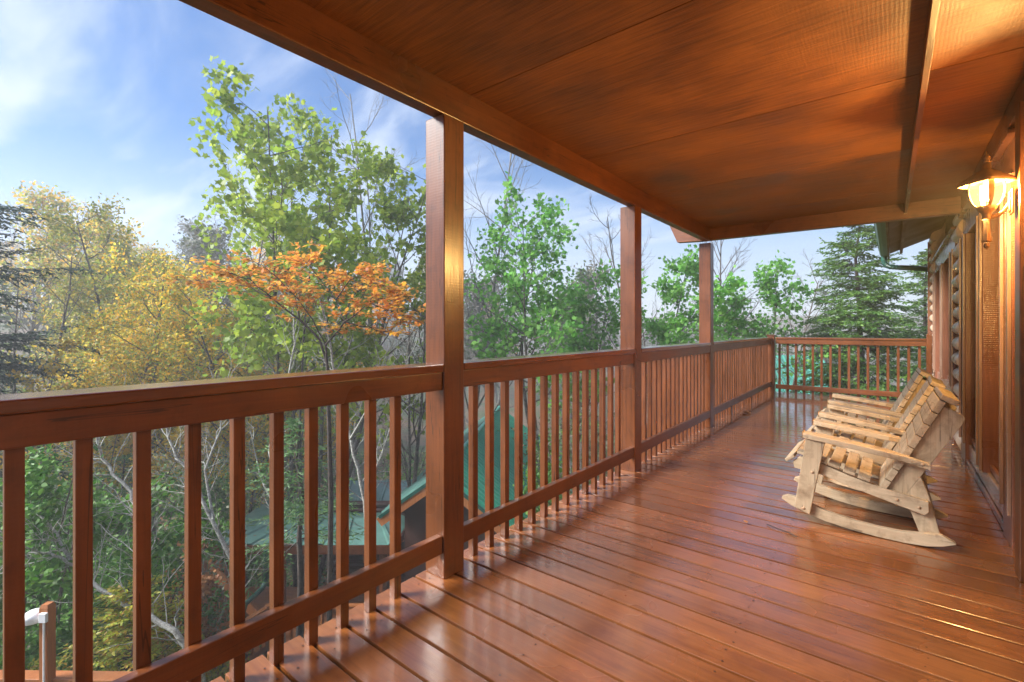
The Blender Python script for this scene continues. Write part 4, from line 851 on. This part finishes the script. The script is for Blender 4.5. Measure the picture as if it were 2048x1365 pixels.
# far cabin behind the end railing
cf = empty('far_cabin', tuple(Wd(12, 24, -7)), 'distant cabin with pale teal roof behind the end railing and the hemlock', 'cabin')
z1_, z0_ = -.15, -2.3
m_ = MB(); corrugated(m_, Wd(12.2, 24.5, z1_), Wd(16, 24.5, z1_), Wd(11.6, 21.5, z0_), Wd(15.6, 21.5, z0_), .3, .03); m_.build('roof', M['fteal'], cf)
m_ = MB(); corrugated(m_, Wd(12.2, 24.5, z1_), Wd(16, 24.5, z1_), Wd(11.6, 27.5, z0_), Wd(15.6, 27.5, z0_), .3, .03); m_.build('roof', M['fteal'], cf)
m_ = MB(); vs = [Wd(12.1, 22, -8), Wd(15.4, 22, -8), Wd(15.4, 27, -8), Wd(12.1, 27, -8)]; h1 = Vector((0, 0, 5.75)); m_.add(vs+[v+h1 for v in vs]+[Wd(12.5, 24.5, -.3), Wd(15.4, 24.5, -.3)], [(0, 1, 5, 4), (1, 2, 6, 5), (2, 3, 7, 6), (3, 0, 4, 7), (4, 5, 9, 8), (6, 7, 8, 9), (4, 8, 7), (5, 6, 9)]); m_.build('wall', M['darklog'], cf)
# path lights on wooden posts and the walkway rail
def path_light(px, d, py, label, k=1.):
    x, y = at(px, d); z = zat(py, d); L = empty('path_light', (x, y, z-2.2), label, 'path light', 'path lights on wooden posts')
    P0 = Vector((x, y, 0)); q = lambda u, v, zz_: P0+RT*u+FW*v+Vector((0, 0, zz_))
    h = .07*k; m_ = MB(); vs = [q(u, v, zz_) for zz_ in (z-3.2, z-.03) for u, v in ((-h, -h), (h, -h), (h, h), (-h, h))] + [q(u, v, z) for u, v in ((-h*.75, -h*.75), (h*.75, -h*.75), (h*.75, h*.75), (-h*.75, h*.75))]
    m_.add(vs, [(3, 2, 1, 0), (8, 9, 10, 11)]+[(i*4+k_, i*4+(k_+1) % 4, (i+1)*4+(k_+1) % 4, (i+1)*4+k_) for i in range(2) for k_ in range(4)]); m_.build('post', M['orange'], L)
    m_ = MB(); c_ = q(.025*k, -h-.015, z-.11); m_.bar(c_-Vector((0, 0, .045)), c_+Vector((0, 0, .045)), .07, .03, tuple(FW)); m_.build('junction_box', M['white'], L, bevel=.004)
    m_ = MB(); m_.tube([q(.03*k, -h-.012, z-.155), q(.03*k, -h-.012, z-3)], .009, 8); m_.build('conduit', M['white'], L)
    c_ = q(-h-.09, 0, z-.12); m_ = MB(); m_.lathe([(.0, .05), (.05, .045), (.09, .02), (.10, -.01), (.095, -.015), (.10, -.03), (.09, -.05), (.0, -.05)], tuple(c_), 20); m_.build('lamp_shade', M['white'], L, smooth=True)
path_light(95, 4.7, 1207, 'nearer wooden post with white round path light and conduit, bottom left corner', .6)
path_light(352, 9.6, 1186, 'farther wooden post with white round path light and conduit, beside the brown leaved shrub')
wr = empty('walkway_rail', tuple(Wd(-4.5, 4.6, -2.2)), 'orange wooden rail of the walkway along the bottom left edge', 'railing')
m_ = MB(); m_.bar(Wd(-6.5, 4.8, -2.27), Wd(-3.35, 4.75, -2.27), .13, .04); m_.build('handrail', M['orange'], wr, bevel=.004)
m_ = MB(); m_.bar(Wd(-6.5, 4.83, -2.39), Wd(-3.35, 4.78, -2.39), .04, .09); m_.build('lower_rail', M['orange'], wr)
for u_ in (-3.4, -5.4): m_ = MB(); m_.bar(Wd(u_, 4.8, -5.2), Wd(u_, 4.8, -2.29), .09, .09, (1, 0, 0)); m_.build('post', M['orange'], wr)
# ------------------------------------------------------------------ undergrowth
def shrub(name, label, cat, px, d, ztop, seed, leaf, spread=.3, len_=.9, limbs=30, stems=5, bk='bark', dens=1., c0=.25, group=None, kids=(4, 3)):
    b_ = based(px, d); h = ztop-b_[2]
    return tree(name, label, cat, b_, h, dict(stems=stems, spread=spread, wig=.08, r=.03, limbs=limbs, c0=c0, env=lambda v: 1.1-.5*v, len=len_, lev=len(kids), kids=list(kids), ratio=.55, ang=(25, 65), el=(5, 55), curl=.14, up=.04, rmin=.004, dens=dens), leaf, seed, group=group, bark=bk)
shrub('leafy_shrub', 'tall glossy green shrub filling the view behind the leftmost balusters', 'shrub', 60, 7.0, -.35, 71, ('shrub', .085, 'oval', 5, .10, .5), .16, 1.0, 48, 6)
shrub('leafy_shrub', 'bright green shrub behind the pale vertical dead branch', 'shrub', 225, 8.2, -1.3, 72, ('shrub', .085, 'oval', 4, .12, .5), .2, .9, 40, 5)
shrub('leafy_shrub', 'low yellowish green shrub in front of the walkway', 'shrub', 372, 6.6, -3.5, 73, ('gold', .06, 'spray', 6, .08, .4), .2, .5, 30, 5)
shrub('brown_shrub', 'small tree keeping its rust brown dead leaves beside the farther path light', 'shrub', 322, 8.2, -2.55, 74, ('brownleaf', .08, 'oval', 5, .07, .5), .10, .45, 24, 3, dens=.8)
b_ = based(262, 6.4); conifer('golden_conifer', 'feathery golden green conifer at the bottom left between the path lights', 'tree', b_, -2.25-b_[2], 1.15, 'gold', 75, n=220, c0=.02, droop=.12, size=.065, shape='spray', tw=.30, env=lambda v: (1-v)**.5*.9+.15)
b_ = based(75, 5.9); conifer('golden_conifer', 'small lime green conifer behind the nearer path light', 'tree', b_, -3.0-b_[2], .9, 'gold', 76, n=130, c0=.02, droop=.12, size=.06, shape='spray', tw=.28, env=lambda v: (1-v)**.5*.9+.15)
# pale lichen covered dead trees close to the deck
def dead_tree(label, d0, limbs, seed, base_px=None):
    rg = random.Random(seed); P0 = pt(limbs[0][0][0], limbs[0][0][1], d0+limbs[0][0][2]); b0 = (P0.x, P0.y, gz(P0.x, P0.y)); root = empty('dead_tree', b0, label, 'tree', 'pale dead trees beside the deck'); mb = MB(); tips = []
    mb.tube([Vector(b0)-Vector((0, 0, .2)), Vector(b0).lerp(P0, .5)+Vector((.05, .03, 0)), P0], [.08, .07, .055], 7, cap=False)
    for l, r0, r1 in limbs_iter(limbs):
        P3 = [pt(px, py, d0+dd) for px, py, dd in l]; out = []
        for i in range(len(P3)-1):
            for k in range(4): out.append(P3[i].lerp(P3[i+1], k/4)+Vector((rg.gauss(0, .010), rg.gauss(0, .010), rg.gauss(0, .010))))
        out.append(P3[-1]); m = len(out); mb.tube(out, [r0+(r1-r0)*i/(m-1) for i in range(m)], 7, cap=False)
        for i in range(2, m):
            for _ in range(2):
                if rg.random() < .3: continue
                dr = (out[i]-out[i-1]).normalized(); side = dr.orthogonal().normalized(); side.rotate(Matrix.Rotation(rg.random()*6.28, 3, dr)); 
                grow(mb, out[i], dr*.7+side*.8, rg.uniform(.35, 1.1), .009, 0, 1, rg, tips, dict(curl=.16, up=.03, kids=[4], ratio=.55, ang=(25, 60), rmin=.0028, t0=.2), 4)
    to = mb.build('trunk', M['lichen'], root, smooth=True, org=b0); to.location = (0, 0, 0); return root
def limbs_iter(L):
    for l in L:
        big = len(l) > 5; yield l, (.040 if big else .024), (.014 if big else .007)
dead_tree('leaning lichen covered dead tree rising to the left behind the golden conifer', 6.1, [[(400, 1330, 0), (350, 1265, 0), (290, 1225, .1), (200, 1180, .2), (150, 1130, .3), (110, 1070, .3), (62, 1010, .4)], [(290, 1225, .1), (280, 1140, .2), (276, 1040, .4), (262, 985, .5), (205, 915, .6), (190, 860, .6)], [(150, 1130, .3), (100, 1105, .2), (30, 1110, .1)]], 81)
dead_tree('pale dead tree slanting behind the middle balusters of the near railing', 7.2, [[(480, 1260, 0), (468, 1130, 0), (425, 1040, .1), (385, 960, .2), (345, 900, .3), (320, 800, .4)], [(425, 1040, .1), (410, 940, .4), (440, 860, .6), (450, 780, .6)]], 82)
dead_tree('grey forked dead tree behind the balusters left of the nearest post', 8.5, [[(735, 1120, 0), (730, 1000, 0), (700, 880, .1), (672, 760, .2), (660, 690, .2), (640, 600, .3)], [(730, 1000, 0), (765, 900, .3), (800, 800, .5), (815, 700, .6)], [(700, 880, .1), (745, 800, -.2), (760, 720, -.3)]], 83)
dead_tree('pale dead tree beside the small pine behind the near railing', 9.5, [[(560, 1150, 0), (555, 1030, 0), (540, 900, .1), (565, 800, .2), (590, 690, .2), (585, 620, .3)], [(555, 1030, 0), (520, 950, .4), (500, 860, .5)]], 84)
# shrubs copied over the slopes
SG = {0: ('twiggy grey green shrub on the slope below the deck', 'twiggy shrubs below the deck'), 1: ('leafy green shrub on the slope below the deck', 'leafy shrubs below the deck'), 2: ('sparse pale green sapling on the slope below the deck', 'saplings below the deck')}
def sp(kind, px, d, h, seed):
    b_ = based(px, d); lab, grp = SG[kind]; lf = [('mutedleaf', .07, 'oval', 1, .1, .5), ('shrub', .10, 'oval', 3, .14, .5), ('softpine', .09, 'oval', 2, .12, .5)][kind]
    return shrub(['twiggy_shrub', 'slope_shrub', 'sapling'][kind], lab, 'shrub', px, d, b_[2]+h, seed, lf, .22, .32*h, 32, 5, ['barkpale', 'bark', 'barkpale'][kind], .8, .15, grp)
sps = [sp(0, 1270, 9.5, 3.6, 91), sp(0, 1215, 8.5, 3.4, 92), sp(1, 180, 10, 3.4, 93), sp(1, 1100, 11, 2.8, 94), sp(2, 320, 9, 3.4, 95), sp(1, 520, 14, 3.2, 96)]
shr = [(o, px, d, k) for o, px, d, k in zip(sps, (1270, 1215, 180, 1100, 320, 520), (9.5, 8, 10, 11, 9, 14), (0, 0, 1, 1, 2, 1))]
rg = random.Random(9)
for i in range(74):
    px = rg.uniform(-30, 1500); d = rg.uniform(7, 22) if px < 900 else rg.uniform(9, 24)
    x, y = at(px, d)
    if y > -1 and x > -3.4 and y < 12.5: continue
    u_, v_ = (px-1024)/FPX*d, d
    if -7.6 < u_ < -.5 and 9.4 < v_ < 15.6: continue
    if (330 < px < 880 and d < 13.5) or (920 < px < 1190 and d < 13): continue
    w_ = Vector((x, y, 0))-Vector((-10.2, 11, 0)); al = w_.dot(Vector((-.53, .848, 0))); ac = w_.dot(pr_)
    if abs(al) < 5.5 and -3.2 < ac < 4: continue
    k = rg.choices([0, 1, 2], [2, 4, 2])[0] if px < 700 else rg.choices([0, 1, 2], [5, 2, 2])[0]
    c = rg.choice([p_ for p_ in sps if p_['group'] == SG[k][1]]); shr.append((place(c, px, d, rg.random()*6.28, rg.uniform(.75, 1.25)), px, d, k))
for dlo, dhi, wh in ((0, 11, 'close below'), (11, 17, 'downhill behind'), (17, 99, 'far downhill behind')):
    rank_labels([q_ for q_ in shr if dlo <= q_[2] < dhi], {0: ('twiggy grey shrub', 'twiggy grey shrubs'), 1: ('leafy green shrub', 'leafy green shrubs'), 2: ('pale green sapling', 'pale green saplings')}, [(890, wh+' the near railing'), (1257, wh+' the second railing section'), (9999, wh+' the farther railing')])
# ground cover
g = np.random.default_rng(8); n_ = 90000; dd_ = 4+26*g.random(n_)**1.2; pxs = g.uniform(-100, 1900, n_); P = []; 
for a_, b2_ in zip(pxs, dd_):
    x, y = at(a_, b2_); x += 0
    if x > -2.2 and y < 11: continue
    P.append((x, y, gz(x, y)+.02+abs(g.normal())*.12))
P = np.array(P); k = len(P)//2
o = leaves('ground_cover', M['shrub'], None, P[:k], np.column_stack([g.normal(size=k), g.normal(size=k), g.uniform(0, 1, k)]), .14, 'oval', 1, .5); tag(o, kind='stuff')
o = leaves('leaf_litter', M['brownleaf'], None, P[k:]*[1, 1, 1]-[0, 0, .03], np.column_stack([g.normal(size=len(P)-k), g.normal(size=len(P)-k), g.uniform(-.1, .3, len(P)-k)]), .10, 'oval', 2, .9); tag(o, kind='stuff')
# ------------------------------------------------------------------ bits on the deck
def crumpled(name, label, x, y, n_, sz, mat, seed):
    g_ = np.random.default_rng(seed); P_ = np.column_stack([x+g_.normal(size=n_)*sz*.5, y+g_.normal(size=n_)*sz*.4, .004+g_.random(n_)*sz*.3])
    o_ = leaves(name, mat, None, P_, np.column_stack([g_.normal(size=n_), g_.normal(size=n_), g_.uniform(-.05, .3, n_)]), sz, 'oval', seed, .8); tag(o_, label, 'leaf')
crumpled('leaf_clump', 'small clump of dead brown leaves on the deck beyond the far roof post', -1.70, 7.55, 9, .07, M['brownleaf'], 1)
crumpled('fallen_leaf', 'single brown leaf lying on the deck in front of the nearest rocking chair', -.72, 3.28, 1, .05, M['brownleaf'], 2)
m_ = MB(); m_.tube([(-.62, 3.35, .006), (-.56, 3.31, .010), (-.50, 3.30, .006), (-.44, 3.26, .007)], .003, 5); tag(m_.build('twig', M['barkdark']), 'thin dark twig lying on the deck boards before the nearest chair', 'twig')
# ------------------------------------------------------------------ haze
m_ = MB(); m_.box(-130, 110, -60, 150, -14, 24); m, t, b = mat_new('haze_air'); t.nodes.remove(b)
pv = N(t, 'ShaderNodeVolumePrincipled'); pv.inputs['Color'].default_value = (.93, .95, 1, 1); pv.inputs['Density'].default_value = .0048; pv.inputs['Anisotropy'].default_value = .2; t.links.new(pv.outputs[0], t.nodes['Material Output'].inputs['Volume'])
tag(m_.build('haze', m), kind='stuff')
